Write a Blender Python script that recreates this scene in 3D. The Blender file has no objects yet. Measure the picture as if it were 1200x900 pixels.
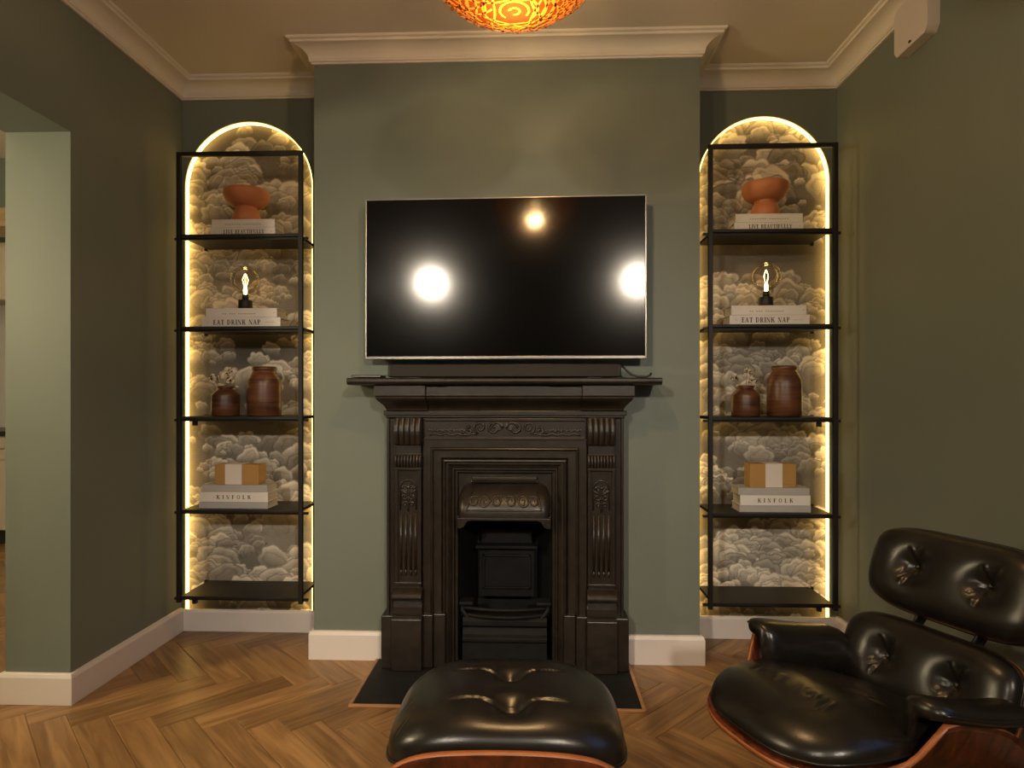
import bpy, bmesh, math, random
import numpy as np
from math import sin, cos, pi, radians as R, sqrt, exp
from mathutils import Vector, Matrix

scene = bpy.context.scene
col = scene.collection
rnd = random.Random(7)

# ------------------------------------------------------------------ camera
F_PX, CAM_H = 740.0, 1.24
cam_d = bpy.data.cameras.new('camera')
cam = bpy.data.objects.new('camera', cam_d); col.objects.link(cam)
cam_d.sensor_fit = 'HORIZONTAL'; cam_d.sensor_width = 36.0
cam_d.lens = F_PX / 1200.0 * 36.0
cam_d.shift_y = 13.0 / 1200.0
cam_d.clip_start = 0.05
cam.location = (0, 0, CAM_H)
cam.rotation_euler = (pi / 2, 0, math.atan(28.0 / F_PX))
scene.camera = cam

# ------------------------------------------------------------------ world, exposure
w = bpy.data.worlds.new('dusk'); scene.world = w; w.use_nodes = True
w.node_tree.nodes['Background'].inputs[0].default_value = (0.10, 0.22, 0.60, 1)
w.node_tree.nodes['Background'].inputs[1].default_value = 1.9
vs = scene.view_settings
vs.view_transform = 'Standard'; vs.look = 'None'; vs.gamma = 1.0; vs.use_curve_mapping = False
vs.exposure = 0.4
# lamp strengths (each is used in the builder of its own lamp)
P_PENDANT = 82.0
P_SPOT = 205.0
E_GLOBE = 190.0
E_LED = 4.6
E_KITCHEN = 190.0

# ------------------------------------------------------------------ materials
def nt_new(name):
    m = bpy.data.materials.new(name); m.use_nodes = True
    nt = m.node_tree; b = nt.nodes['Principled BSDF']
    return m, nt, b

def mat(name, c, rough=0.5, metal=0.0, var=0.08, scale=6.0, bump=0.0, bscale=80.0, spec=0.5, coat=0.0, stretch=None):
    m, nt, b = nt_new(name)
    tc = nt.nodes.new('ShaderNodeTexCoord')
    src = tc.outputs['Object']
    if stretch:
        mp = nt.nodes.new('ShaderNodeMapping'); mp.inputs['Scale'].default_value = stretch
        nt.links.new(src, mp.inputs['Vector']); src = mp.outputs['Vector']
    n = nt.nodes.new('ShaderNodeTexNoise'); n.inputs['Scale'].default_value = scale; n.inputs['Detail'].default_value = 5
    nt.links.new(src, n.inputs['Vector'])
    r = nt.nodes.new('ShaderNodeValToRGB')
    r.color_ramp.elements[0].position = 0.3; r.color_ramp.elements[1].position = 0.7
    r.color_ramp.elements[0].color = tuple(x * (1 - var) for x in c) + (1,)
    r.color_ramp.elements[1].color = tuple(min(1, x * (1 + var)) for x in c) + (1,)
    nt.links.new(n.outputs['Fac'], r.inputs['Fac'])
    nt.links.new(r.outputs['Color'], b.inputs['Base Color'])
    b.inputs['Roughness'].default_value = rough; b.inputs['Metallic'].default_value = metal
    b.inputs['Specular IOR Level'].default_value = spec
    b.inputs['Coat Weight'].default_value = coat
    if bump > 0:
        n2 = nt.nodes.new('ShaderNodeTexNoise'); n2.inputs['Scale'].default_value = bscale; n2.inputs['Detail'].default_value = 3
        nt.links.new(src, n2.inputs['Vector'])
        bp = nt.nodes.new('ShaderNodeBump'); bp.inputs['Strength'].default_value = bump; bp.inputs['Distance'].default_value = 0.004
        nt.links.new(n2.outputs['Fac'], bp.inputs['Height']); nt.links.new(bp.outputs['Normal'], b.inputs['Normal'])
    return m

def emit(name, c, s):
    m, nt, b = nt_new(name)
    b.inputs['Base Color'].default_value = (*c, 1)
    b.inputs['Emission Color'].default_value = (*c, 1); b.inputs['Emission Strength'].default_value = s
    return m

def wood_mat(name, dark, light, rough=0.4, gs=1.0, tint=True, coat=0.0, axis='X', spec=0.5):
    """grain runs along the local axis; every object gets its own tint"""
    m, nt, b = nt_new(name)
    tc = nt.nodes.new('ShaderNodeTexCoord'); oi = nt.nodes.new('ShaderNodeObjectInfo')
    sc = nt.nodes.new('ShaderNodeVectorMath'); sc.operation = 'MULTIPLY_ADD'
    sc.inputs[1].default_value = {'X': (2.2 * gs, 26 * gs, 26 * gs), 'Z': (26 * gs, 26 * gs, 2.2 * gs), 'Y': (26 * gs, 2.2 * gs, 26 * gs)}[axis]
    cmb = nt.nodes.new('ShaderNodeCombineXYZ')
    mu = nt.nodes.new('ShaderNodeMath'); mu.operation = 'MULTIPLY'; mu.inputs[1].default_value = 57.0
    nt.links.new(oi.outputs['Random'], mu.inputs[0])
    for i in range(3): nt.links.new(mu.outputs[0], cmb.inputs[i])
    nt.links.new(tc.outputs['Object'], sc.inputs[0]); nt.links.new(cmb.outputs[0], sc.inputs[2])
    n = nt.nodes.new('ShaderNodeTexNoise'); n.inputs['Scale'].default_value = 1.0; n.inputs['Detail'].default_value = 6; n.inputs['Distortion'].default_value = 1.2
    nt.links.new(sc.outputs[0], n.inputs['Vector'])
    r = nt.nodes.new('ShaderNodeValToRGB')
    r.color_ramp.elements[0].position = 0.32; r.color_ramp.elements[0].color = (*dark, 1)
    r.color_ramp.elements[1].position = 0.68; r.color_ramp.elements[1].color = (*light, 1)
    nt.links.new(n.outputs['Fac'], r.inputs['Fac'])
    hs = nt.nodes.new('ShaderNodeHueSaturation')
    mr = nt.nodes.new('ShaderNodeMapRange'); mr.inputs['To Min'].default_value = 0.72; mr.inputs['To Max'].default_value = 1.22
    nt.links.new(oi.outputs['Random'], mr.inputs['Value'])
    if tint: nt.links.new(mr.outputs[0], hs.inputs['Value'])
    nt.links.new(r.outputs['Color'], hs.inputs['Color']); nt.links.new(hs.outputs['Color'], b.inputs['Base Color'])
    b.inputs['Roughness'].default_value = rough; b.inputs['Coat Weight'].default_value = coat
    b.inputs['Specular IOR Level'].default_value = spec
    bp = nt.nodes.new('ShaderNodeBump'); bp.inputs['Strength'].default_value = 0.05; bp.inputs['Distance'].default_value = 0.002
    nt.links.new(n.outputs['Fac'], bp.inputs['Height']); nt.links.new(bp.outputs['Normal'], b.inputs['Normal'])
    return m

GREEN = (0.163, 0.187, 0.160)
M = {}
M['wall'] = mat('sage_green_paint', GREEN, 0.55, var=0.05, scale=1.5, bump=0.05, bscale=220, spec=0.3)
M['ceiling'] = mat('ceiling_paint', (0.74, 0.69, 0.62), 0.8, var=0.03, scale=1.0, spec=0.2)
M['trim'] = mat('white_gloss_trim', (0.72, 0.66, 0.63), 0.4, var=0.03, scale=3)
M['oak'] = wood_mat('oak_planks', (0.180, 0.090, 0.032), (0.370, 0.205, 0.082), 0.38)
M['joint'] = mat('floor_joint', (0.03, 0.016, 0.008), 0.8)
M['slate'] = mat('black_slate', (0.010, 0.010, 0.010), 0.6, var=0.3, scale=30, spec=0.25)
M['beading'] = wood_mat('oak_beading', (0.28, 0.13, 0.05), (0.42, 0.22, 0.10), 0.4)
M['iron'] = mat('blackened_cast_iron', (0.0165, 0.0120, 0.0085), 0.34, metal=0.0, var=0.35, scale=22, bump=0.10, bscale=160, spec=0.5)
M['soot'] = mat('sooty_iron', (0.006, 0.006, 0.0065), 0.7, spec=0.25, metal=0.0, var=0.4, scale=14, bump=0.3, bscale=60)
M['black_metal'] = mat('black_powder_coat', (0.008, 0.007, 0.006), 0.5, metal=0.2, var=0.2, scale=40)
M['leather'] = mat('black_leather', (0.0105, 0.0085, 0.007), 0.285, var=0.25, scale=18, bump=0.07, bscale=260, spec=0.5)
M['rosewood'] = wood_mat('rosewood_veneer', (0.030, 0.007, 0.003), (0.15, 0.032, 0.010), 0.3, gs=0.8, tint=False, coat=0.2, axis='Z')
M['ply'] = mat('plywood_edge', (0.36, 0.115, 0.035), 0.4, var=0.15, scale=20)
M['terracotta'] = mat('terracotta', (0.45, 0.165, 0.068), 0.62, var=0.10, scale=12, bump=0.05)
M['book_white'] = mat('white_book_cloth', (0.66, 0.63, 0.60), 0.6, var=0.03, scale=8)
M['book_grey'] = mat('grey_book_cloth', (0.36, 0.35, 0.34), 0.6, var=0.04, scale=8)
M['pages'] = mat('page_block', (0.50, 0.46, 0.40), 0.8, var=0.15, scale=1, stretch=(2, 2, 400))
M['ink'] = mat('dark_ink', (0.02, 0.018, 0.016), 0.6)
M['ink_grey'] = mat('grey_ink', (0.22, 0.21, 0.20), 0.6)
M['mustard'] = mat('mustard_card', (0.37, 0.205, 0.058), 0.6, var=0.06, scale=10)
M['paper'] = mat('white_paper_band', (0.62, 0.57, 0.53), 0.7, var=0.03)
M['jar'] = wood_mat('turned_brown_wood', (0.030, 0.012, 0.006), (0.16, 0.058, 0.023), 0.38, gs=0.8, tint=True, axis='X')
for nd in M['jar'].node_tree.nodes:
    if nd.type == 'VECT_MATH': nd.inputs[1].default_value = (3.0, 3.0, 38.0)
M['petal'] = mat('dried_petal', (0.62, 0.54, 0.38), 0.8, var=0.2, scale=60)
M['seed'] = mat('dark_seed_head', (0.045, 0.03, 0.02), 0.8)
M['stem'] = mat('dried_stem', (0.22, 0.16, 0.08), 0.8)
M['screen'] = mat('tv_screen', (0.002, 0.002, 0.002), 0.118, var=0.0, spec=0.38)
M['steel'] = mat('brushed_steel', (0.27, 0.25, 0.23), 0.30, metal=1.0, var=0.05, scale=40)
M['plastic_black'] = mat('black_plastic', (0.012, 0.012, 0.012), 0.4, var=0.1)
M['speaker_cloth'] = mat('speaker_cloth', (0.020, 0.017, 0.015), 0.85, var=0.3, scale=300, bump=0.2, bscale=600)
M['white_plastic'] = mat('white_plastic', (0.62, 0.56, 0.53), 0.4, var=0.02)
M['brass'] = mat('brass', (0.55, 0.38, 0.16), 0.35, metal=1.0)
M['led'] = emit('led_strip', (1.0, 0.62, 0.16), E_LED)
M['filament'] = emit('lit_filament', (1.0, 0.62, 0.22), 14.0)
M['globe'] = emit('frosted_lit_glass', (1.0, 0.82, 0.60), E_GLOBE)
M['kglobe'] = emit('kitchen_lit_glass', (1.0, 0.82, 0.50), E_KITCHEN)
M['kglobe_dim'] = emit('kitchen_dim_glass', (1.0, 0.76, 0.42), 42.0)
M['cream'] = mat('cream_cabinet_paint', (0.62, 0.56, 0.46), 0.45, var=0.03)
M['worktop'] = mat('dark_worktop', (0.03, 0.028, 0.026), 0.3, var=0.3, scale=50)
M['tile'] = mat('pale_splashback', (0.60, 0.60, 0.58), 0.25, var=0.03)
M['oakpale'] = wood_mat('pale_wood', (0.42, 0.27, 0.14), (0.58, 0.41, 0.24), 0.45)
# clear glass
m, nt, b = nt_new('clear_bulb_glass')
nt.nodes.remove(b)
gl = nt.nodes.new('ShaderNodeBsdfGlossy'); gl.inputs['Roughness'].default_value = 0.02
tr = nt.nodes.new('ShaderNodeBsdfTransparent'); tr.inputs['Color'].default_value = (0.97, 0.93, 0.86, 1)
lw = nt.nodes.new('ShaderNodeLayerWeight'); lw.inputs['Blend'].default_value = 0.25
mx = nt.nodes.new('ShaderNodeMixShader')
gm = nt.nodes.new('ShaderNodeMath'); gm.operation = 'MULTIPLY'; gm.inputs[1].default_value = 0.6; nt.links.new(lw.outputs['Fresnel'], gm.inputs[0]); nt.links.new(gm.outputs[0], mx.inputs['Fac']); nt.links.new(tr.outputs[0], mx.inputs[1]); nt.links.new(gl.outputs[0], mx.inputs[2])
nt.links.new(mx.outputs[0], nt.nodes['Material Output'].inputs['Surface'])
M['glass'] = m
# woven lamp shade: thin translucent cane
def cane(name, c, tcol, fac):
    m, nt, b = nt_new(name); nt.nodes.remove(b)
    tl = nt.nodes.new('ShaderNodeBsdfTranslucent'); tl.inputs['Color'].default_value = (*c, 1)
    df = nt.nodes.new('ShaderNodeBsdfDiffuse'); df.inputs['Color'].default_value = (*c, 1)
    tp = nt.nodes.new('ShaderNodeBsdfTransparent'); tp.inputs['Color'].default_value = (*tcol, 1)
    n = nt.nodes.new('ShaderNodeTexNoise'); n.inputs['Scale'].default_value = 30
    hv = nt.nodes.new('ShaderNodeMixRGB'); hv.inputs[1].default_value = (*[x * 0.75 for x in c], 1); hv.inputs[2].default_value = (*c, 1)
    nt.links.new(n.outputs['Fac'], hv.inputs[0]); nt.links.new(hv.outputs[0], tl.inputs['Color'])
    a = nt.nodes.new('ShaderNodeMixShader'); a.inputs[0].default_value = 0.25
    nt.links.new(tl.outputs[0], a.inputs[1]); nt.links.new(df.outputs[0], a.inputs[2])
    k = nt.nodes.new('ShaderNodeMixShader'); k.inputs[0].default_value = fac
    nt.links.new(a.outputs[0], k.inputs[1]); nt.links.new(tp.outputs[0], k.inputs[2])
    nt.links.new(k.outputs[0], nt.nodes['Material Output'].inputs['Surface'])
    return m
M['cane'] = cane('woven_cane', (0.088, 0.027, 0.004), (1, 0.5, 0.15), 0.0)
M['cane_lining'] = cane('amber_lining', (0.020, 0.0035, 0.0006), (1.0, 0.84, 0.60), 0.50)
# wallpaper print: colours come from a colour attribute that holds the printed cloud pattern
m, nt, b = nt_new('cloud_wallpaper')
at = nt.nodes.new('ShaderNodeVertexColor'); at.layer_name = 'print'
n = nt.nodes.new('ShaderNodeTexNoise'); n.inputs['Scale'].default_value = 160
mm = nt.nodes.new('ShaderNodeMixRGB'); mm.blend_type = 'OVERLAY'; mm.inputs[0].default_value = 0.25
nt.links.new(at.outputs['Color'], mm.inputs[1]); nt.links.new(n.outputs['Fac'], mm.inputs[2])
nt.links.new(mm.outputs[0], b.inputs['Base Color']); b.inputs['Roughness'].default_value = 0.75
b.inputs['Specular IOR Level'].default_value = 0.2
M['wallpaper'] = m

# ------------------------------------------------------------------ mesh helpers
class MB:
    def __init__(self): self.v = []; self.f = []; self.mi = []; self.sm = []
    def add(self, vs_, fs, mi=0, smooth=False):
        o = len(self.v); self.v += [tuple(p) for p in vs_]
        for f in fs: self.f.append([i + o for i in f]); self.mi.append(mi); self.sm.append(smooth)
        return self
    def box(self, x0, x1, y0, y1, z0, z1, mi=0):
        v = [(x, y, z) for z in (z0, z1) for y in (y0, y1) for x in (x0, x1)]
        return self.add(v, [(0, 2, 3, 1), (4, 5, 7, 6), (0, 1, 5, 4), (2, 6, 7, 3), (0, 4, 6, 2), (1, 3, 7, 5)], mi)
    def prism(self, poly, y0, y1, mi=0):
        """polygon in x,z extruded along y"""
        n = len(poly)
        v = [(x, y0, z) for x, z in poly] + [(x, y1, z) for x, z in poly]
        f = [tuple(range(n)), tuple(range(2 * n - 1, n - 1, -1))] + [(i, i + n, (i + 1) % n + n, (i + 1) % n) for i in range(n)]
        return self.add(v, f, mi)
    def prism_x(self, poly, x0, x1, mi=0, smooth=False):
        """polygon in y,z extruded along x"""
        n = len(poly)
        v = [(x0, y, z) for y, z in poly] + [(x1, y, z) for y, z in poly]
        self.add(v, [tuple(range(n)), tuple(range(2 * n - 1, n - 1, -1))], mi)
        return self.add(v, [(i, i + n, (i + 1) % n + n, (i + 1) % n) for i in range(n)], mi, smooth)
    def lathe(self, prof, c=(0, 0, 0), n=32, mi=0, smooth=True):
        v = []; f = []
        for r, z in prof:
            for k in range(n):
                a = 2 * pi * k / n; v.append((c[0] + r * cos(a), c[1] + r * sin(a), c[2] + z))
        for i in range(len(prof) - 1):
            for k in range(n):
                k2 = (k + 1) % n; f.append((i * n + k, i * n + k2, (i + 1) * n + k2, (i + 1) * n + k))
        return self.add(v, f, mi, smooth)
    def tube(self, pts, r, n=8, mi=0, closed=False, cap=True):
        pts = [Vector(p) for p in pts]; N = len(pts); v = []; f = []
        up = None
        for i, p in enumerate(pts):
            a = pts[(i - 1) % N] if (closed or i > 0) else p
            b = pts[(i + 1) % N] if (closed or i < N - 1) else p
            t = (b - a).normalized() if (b - a).length > 1e-9 else Vector((0, 0, 1))
            if up is None: up = Vector((0, 0, 1)) if abs(t.z) < 0.9 else Vector((1, 0, 0))
            x = up - t * up.dot(t)
            x = x.normalized() if x.length > 1e-6 else t.orthogonal().normalized()
            up = x; y = t.cross(x)
            rr = r[i] if isinstance(r, (list, tuple)) else r
            for k in range(n):
                q = 2 * pi * k / n; v.append(p + (x * cos(q) + y * sin(q)) * rr)
        for i in range(N if closed else N - 1):
            j = (i + 1) % N
            for k in range(n):
                k2 = (k + 1) % n; f.append((i * n + k, i * n + k2, j * n + k2, j * n + k))
        self.add(v, f, mi, True)
        if cap and not closed:
            o = len(self.v) - len(v)
            self.f.append([o + k for k in range(n)][::-1]); self.mi.append(mi); self.sm.append(False)
            self.f.append([o + (N - 1) * n + k for k in range(n)]); self.mi.append(mi); self.sm.append(False)
        return self
    def grid(self, P, mi=0, smooth=True, flip=False):
        """P[i][j] points"""
        a, b = len(P), len(P[0]); v = [p for row in P for p in row]; f = []
        for i in range(a - 1):
            for j in range(b - 1):
                q = (i * b + j, i * b + j + 1, (i + 1) * b + j + 1, (i + 1) * b + j)
                f.append(q[::-1] if flip else q)
        return self.add(v, f, mi, smooth)
    def build(self, name, mats, parent=None, bevel=0.0, seg=2, weld=False, recalc=True, sub=0):
        me = bpy.data.meshes.new(name); me.from_pydata(self.v, [], self.f)
        for m_ in (mats if isinstance(mats, list) else [mats]): me.materials.append(M[m_])
        me.polygons.foreach_set('material_index', self.mi)
        me.polygons.foreach_set('use_smooth', self.sm)
        if weld or recalc:
            bm = bmesh.new(); bm.from_mesh(me)
            if weld: bmesh.ops.remove_doubles(bm, verts=bm.verts, dist=1e-5)
            if recalc: bmesh.ops.recalc_face_normals(bm, faces=bm.faces)
            bm.to_mesh(me); bm.free()
        me.update()
        o = bpy.data.objects.new(name, me); col.objects.link(o)
        if parent is not None: o.parent = parent
        if bevel > 0:
            b_ = o.modifiers.new('bevel', 'BEVEL'); b_.width = bevel; b_.segments = seg; b_.limit_method = 'ANGLE'; b_.angle_limit = R(35)
            b_.harden_normals = False
        return o

def thing(name, label, cat, loc=(0, 0, 0), rz=0.0, group=None):
    o = bpy.data.objects.new(name, None); col.objects.link(o); o.empty_display_size = 0.05
    o.location = loc; o.rotation_euler = (0, 0, rz)
    return tag(o, label, cat, group)
def tag(o, label, cat, group=None):
    o['label'] = label; o['category'] = cat
    if group: o['group'] = group
    return o
def struct(o, label=None, cat=None):
    o['kind'] = 'structure'
    if label: o['label'] = label
    if cat: o['category'] = cat
    return o
def children(o): return [c for c in bpy.data.objects if c.parent == o]
def copy_tree(o, parent=None):
    c = o.copy(); col.objects.link(c); c.parent = parent
    for ch in children(o): copy_tree(ch, c)
    return c

def sweep(mb, path, prof, mi=0, closed_prof=True, smooth=False):
    """sweep profile (offset to the left of the path, z) along a plan polyline with mitres"""
    n = len(path); rows = []
    def nrm(a, b):
        d = Vector((b[0] - a[0], b[1] - a[1])).normalized(); return Vector((-d.y, d.x))
    for i in range(n):
        if i == 0: m_ = nrm(path[0], path[1])
        elif i == n - 1: m_ = nrm(path[-2], path[-1])
        else:
            a, b = nrm(path[i - 1], path[i]), nrm(path[i], path[i + 1])
            m_ = (a + b) / (1 + a.dot(b))
        rows.append([(path[i][0] + m_.x * o, path[i][1] + m_.y * o, z) for o, z in prof])
    k = len(prof)
    v = [p for r_ in rows for p in r_]; f = []
    for i in range(n - 1):
        for j in range(k if closed_prof else k - 1):
            j2 = (j + 1) % k; f.append((i * k + j, i * k + j2, (i + 1) * k + j2, (i + 1) * k + j))
    mb.add(v, f, mi, smooth)
    if closed_prof: mb.add(rows[0], [tuple(range(k))], mi); mb.add(rows[-1], [tuple(range(k))[::-1]], mi)
    return mb

# ------------------------------------------------------------------ room dimensions
XL, XR = -1.87, 1.53            # side walls
YB, YC = 3.27, 2.94             # alcove wall, chimney breast front
BX0, BX1 = -1.045, 0.755        # chimney breast
ZC = 2.885                      # ceiling
YR = -3.4                       # rear wall
JY, JT = 2.47, 2.30             # far jamb of the opening, its head
OY0 = 0.9                       # near jamb
WT = 0.27                       # thickness of the left wall
FX = -0.142                     # fireplace axis
KX, KY = -5.6, 5.75             # kitchen far corner

# ------------------------------------------------------------------ floor: slab + herringbone planks
fl = MB().box(KX, XR + 0.1, YR, KY, -0.10, -0.013).build('floor', 'joint')
struct(fl)
PL, PW = 0.52, 0.118
X0, Y0 = -1.07, 2.30
planks = []
c45 = sqrt(0.5)
def to_world(u, v): return (X0 + (u + v) * c45, Y0 + (-u + v) * c45)
yaw = math.atan(28.0 / F_PX)
def project(x, y, z):
    xc = x * cos(yaw) + y * sin(yaw); yc = -x * sin(yaw) + y * cos(yaw)
    return (600 + F_PX * xc / yc, 463 - F_PX * (z - CAM_H) / yc, yc)
for j in range(-12, 13):
    for k in range(-50, 51):
        for kind in (0, 1):
            if kind == 0: cu, cv, ang = k * PW + j * PL + PL / 2, k * PW - j * PL + PW / 2, -pi / 4
            else: cu, cv, ang = k * PW + PL + PW / 2 + j * PL, k * PW + PW - PL / 2 - j * PL, pi / 4
            x, y = to_world(cu, cv)
            main = XL - 0.2 < x < XR + 0.15 and YR - 0.1 < y < YB + 0.15
            kit = KX + 0.2 < x < XL + 0.1 and -0.6 < y < KY - 0.2
            if not (main or kit): continue
            if BX0 + 0.25 < x < BX1 - 0.25 and y > YC + 0.2: continue
            planks.append((x, y, ang))
def plank_mesh(name, items):
    mb = MB(); g, e, d = 0.0006, 0.0028, 0.0016
    a, b_ = PL / 2 - g, PW / 2 - g
    for (x, y, an) in items:
        ca, sa = cos(an), sin(an)
        vs_ = []
        for (hx, hy, z) in ((a, b_, -0.0125), (a, b_, -d), (a - e, b_ - e, 0.0)):
            for sx, sy in ((-1, -1), (1, -1), (1, 1), (-1, 1)):
                px, py = sx * hx, sy * hy
                vs_.append((x + px * ca - py * sa, y + px * sa + py * ca, z))
        f = [(8, 9, 10, 11)]
        for L_ in (0, 4):
            for i in range(4): f.append((L_ + i, L_ + (i + 1) % 4, L_ + 4 + (i + 1) % 4, L_ + 4 + i))
        mb.add(vs_, f)
    return mb
vis, rest = [], []
for p in planks:
    x, y, an = p
    ok = False
    if y > 0.5:
        for dx, dy in ((0, 0), (.2, .2), (-.2, -.2), (.2, -.2), (-.2, .2)):
            px, py, d_ = project(x + dx, y + dy, 0)
            if d_ > 0.2 and -30 < px < 1230 and py < 925: ok = True
    if x < XL - WT - 0.1 and not (x < XL - 0.4 and y < 5.2): ok = False
    (vis if ok else rest).append(p)
vis.sort(key=lambda p: p[0] ** 2 + p[1] ** 2)
rest += vis[290:]; vis = vis[:290]
first = plank_mesh('plank', [(0, 0, 0)]).build('plank', 'oak', fl)
for i, (x, y, an) in enumerate(vis):
    o = first if i == 0 else first.copy()
    if i: col.objects.link(o); o.parent = fl
    o.location = (x, y, 0); o.rotation_euler = (0, 0, an + (pi if rnd.random() < 0.5 else 0))
# the planks behind the camera and far off: one joined part per direction
for an in (-pi / 4, pi / 4):
    it = [(x, y, a) for x, y, a in rest if abs(a - an) < 0.1]
    ca, sa = cos(-an), sin(-an)
    o = plank_mesh('planking', [(x * ca - y * sa, x * sa + y * ca, 0) for x, y, a in it]).build('planking', 'oak', fl)
    o.rotation_euler = (0, 0, an); o['kind'] = 'stuff'

# ------------------------------------------------------------------ walls, ceiling
struct(MB().box(KX - .1, XR + .1, YR - .1, KY + .1, ZC, ZC + 0.12).build('ceiling', 'ceiling'))
# left wall with the opening to the kitchen
wl = MB()
wl.box(XL - WT, XL, YR, OY0, -0.012, ZC); wl.box(XL - WT, XL, JY, YB + 0.2, -0.012, ZC); wl.box(XL - WT, XL, OY0, JY, JT, ZC)
struct(wl.build('wall_left', 'wall'))
WY0, WY1, WZ0, WZ1 = 0.30, 1.62, 0.90, 2.30    # dusk window beside the viewer, out of frame
rw = MB().box(XR, XR + 0.12, YR, WY0, -0.012, ZC).box(XR, XR + 0.12, WY1, YB + 0.2, -0.012, ZC)
rw.box(XR, XR + 0.12, WY0, WY1, -0.012, WZ0).box(XR, XR + 0.12, WY0, WY1, WZ1, ZC)
struct(rw.build('wall_right', 'wall'))
# chimney breast with the hole for the fire
OH, OT = 0.225, 0.72
cb = MB()
cb.box(BX0, FX - OH, YC, YB + 0.2, -0.012, ZC); cb.box(FX + OH, BX1, YC, YB + 0.2, -0.012, ZC)
cb.box(FX - OH, FX + OH, YC, YB + 0.2, OT, ZC); cb.box(FX - OH, FX + OH, YB - 0.06, YB + 0.2, -0.012, OT)
struct(cb.build('wall_chimney_breast', 'wall'))

# alcove walls with an arched recess
ND = 0.036                       # depth of the recess
ARCH = {'left': (-1.512, 0.342, 2.680), 'right': (1.162, 0.331, 2.664)}   # centre x, radius, crown
ZS = 0.050
def arch_pts(cx, r, crown, n=40, inset=0.0):
    zc = crown - r; r -= inset
    return [(cx - r, ZS)] + [(cx - r * cos(pi * i / n), zc + r * sin(pi * i / n)) for i in range(n + 1)] + [(cx + r, ZS)]
for side, (x0, x1) in (('left', (XL, BX0)), ('right', (BX1, XR))):
    cx, r, crown = ARCH[side]
    pts = arch_pts(cx, r, crown)
    mb = MB()
    def quad(a, b_, c, d): mb.add([(p[0], YB, p[1]) for p in (a, b_, c, d)], [(0, 1, 2, 3)])
    xa, xb = pts[0][0], pts[-1][0]
    quad((x0, -0.012), (x1, -0.012), (x1, ZS), (x0, ZS))
    quad((x0, ZS), (xa, ZS), (xa, ZC), (x0, ZC)); quad((xb, ZS), (x1, ZS), (x1, ZC), (xb, ZC))
    for a, b_ in zip(pts[1:-2], pts[2:-1]): quad(a, b_, (b_[0], ZC), (a[0], ZC))
    # the reveal of the recess and the body of the wall behind
    for a, b_ in zip(pts[:-1], pts[1:]):
        mb.add([(a[0], YB, a[1]), (b_[0], YB, b_[1]), (b_[0], YB + ND, b_[1]), (a[0], YB + ND, a[1])], [(0, 1, 2, 3)])
    mb.add([(xa, YB, ZS), (xb, YB, ZS), (xb, YB + ND, ZS), (xa, YB + ND, ZS)], [(0, 1, 2, 3)])
    mb.box(x0, x1, YB + ND + 0.004, YB + 0.2, -0.012, ZC)
    struct(mb.build('wall_alcove_' + side, 'wall', weld=True, recalc=False))

# rear wall with a dusk window, kitchen walls
struct(MB().box(XL - WT, XR + 0.12, YR - 0.2, YR, -0.012, ZC).build('wall_rear', 'wall'))
win = struct(MB().box(XR + .070, XR + .075, WY0, WY1, WZ0, WZ1).build('window_1', 'glass'))
for z in (WZ0, (WZ0 + WZ1) / 2 - .03, WZ1 - .06): MB().box(XR + .05, XR + .10, WY0, WY1, z, z + .06).build('window_rail', 'trim', win)
for y in (WY0, WY1 - .06): MB().box(XR + .05, XR + .10, y, y + .06, WZ0, WZ1).build('window_stile', 'trim', win)
MB().box(XR - .04, XR + .05, WY0 - .03, WY1 + .03, WZ0 - .03, WZ0).build('window_sill', 'trim', win, bevel=.004)
struct(MB().box(KX - .12, KX, -0.8, KY, -0.012, ZC).build('wall_kitchen_left', 'wall'))
struct(MB().box(KX - .12, XL - WT, KY, KY + .12, -0.012, ZC).build('wall_kitchen_back', 'wall'))
struct(MB().box(KX, XL - WT, -0.8, -0.68, -0.012, ZC).build('wall_kitchen_front', 'wall'))
struct(MB().box(XL - WT, XL - WT + .12, YB + .2, KY, -0.012, ZC).build('wall_kitchen_right', 'wall'))
hd = struct(MB().box(KX, XL - WT, 4.25, 4.45, 2.53, ZC).build('wall_kitchen_header', 'wall'))
struct(MB().box(KX, XL - WT, 4.20, 4.50, 2.40, 2.53).build('trim_2', 'oakpale', bevel=0.004))

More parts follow.
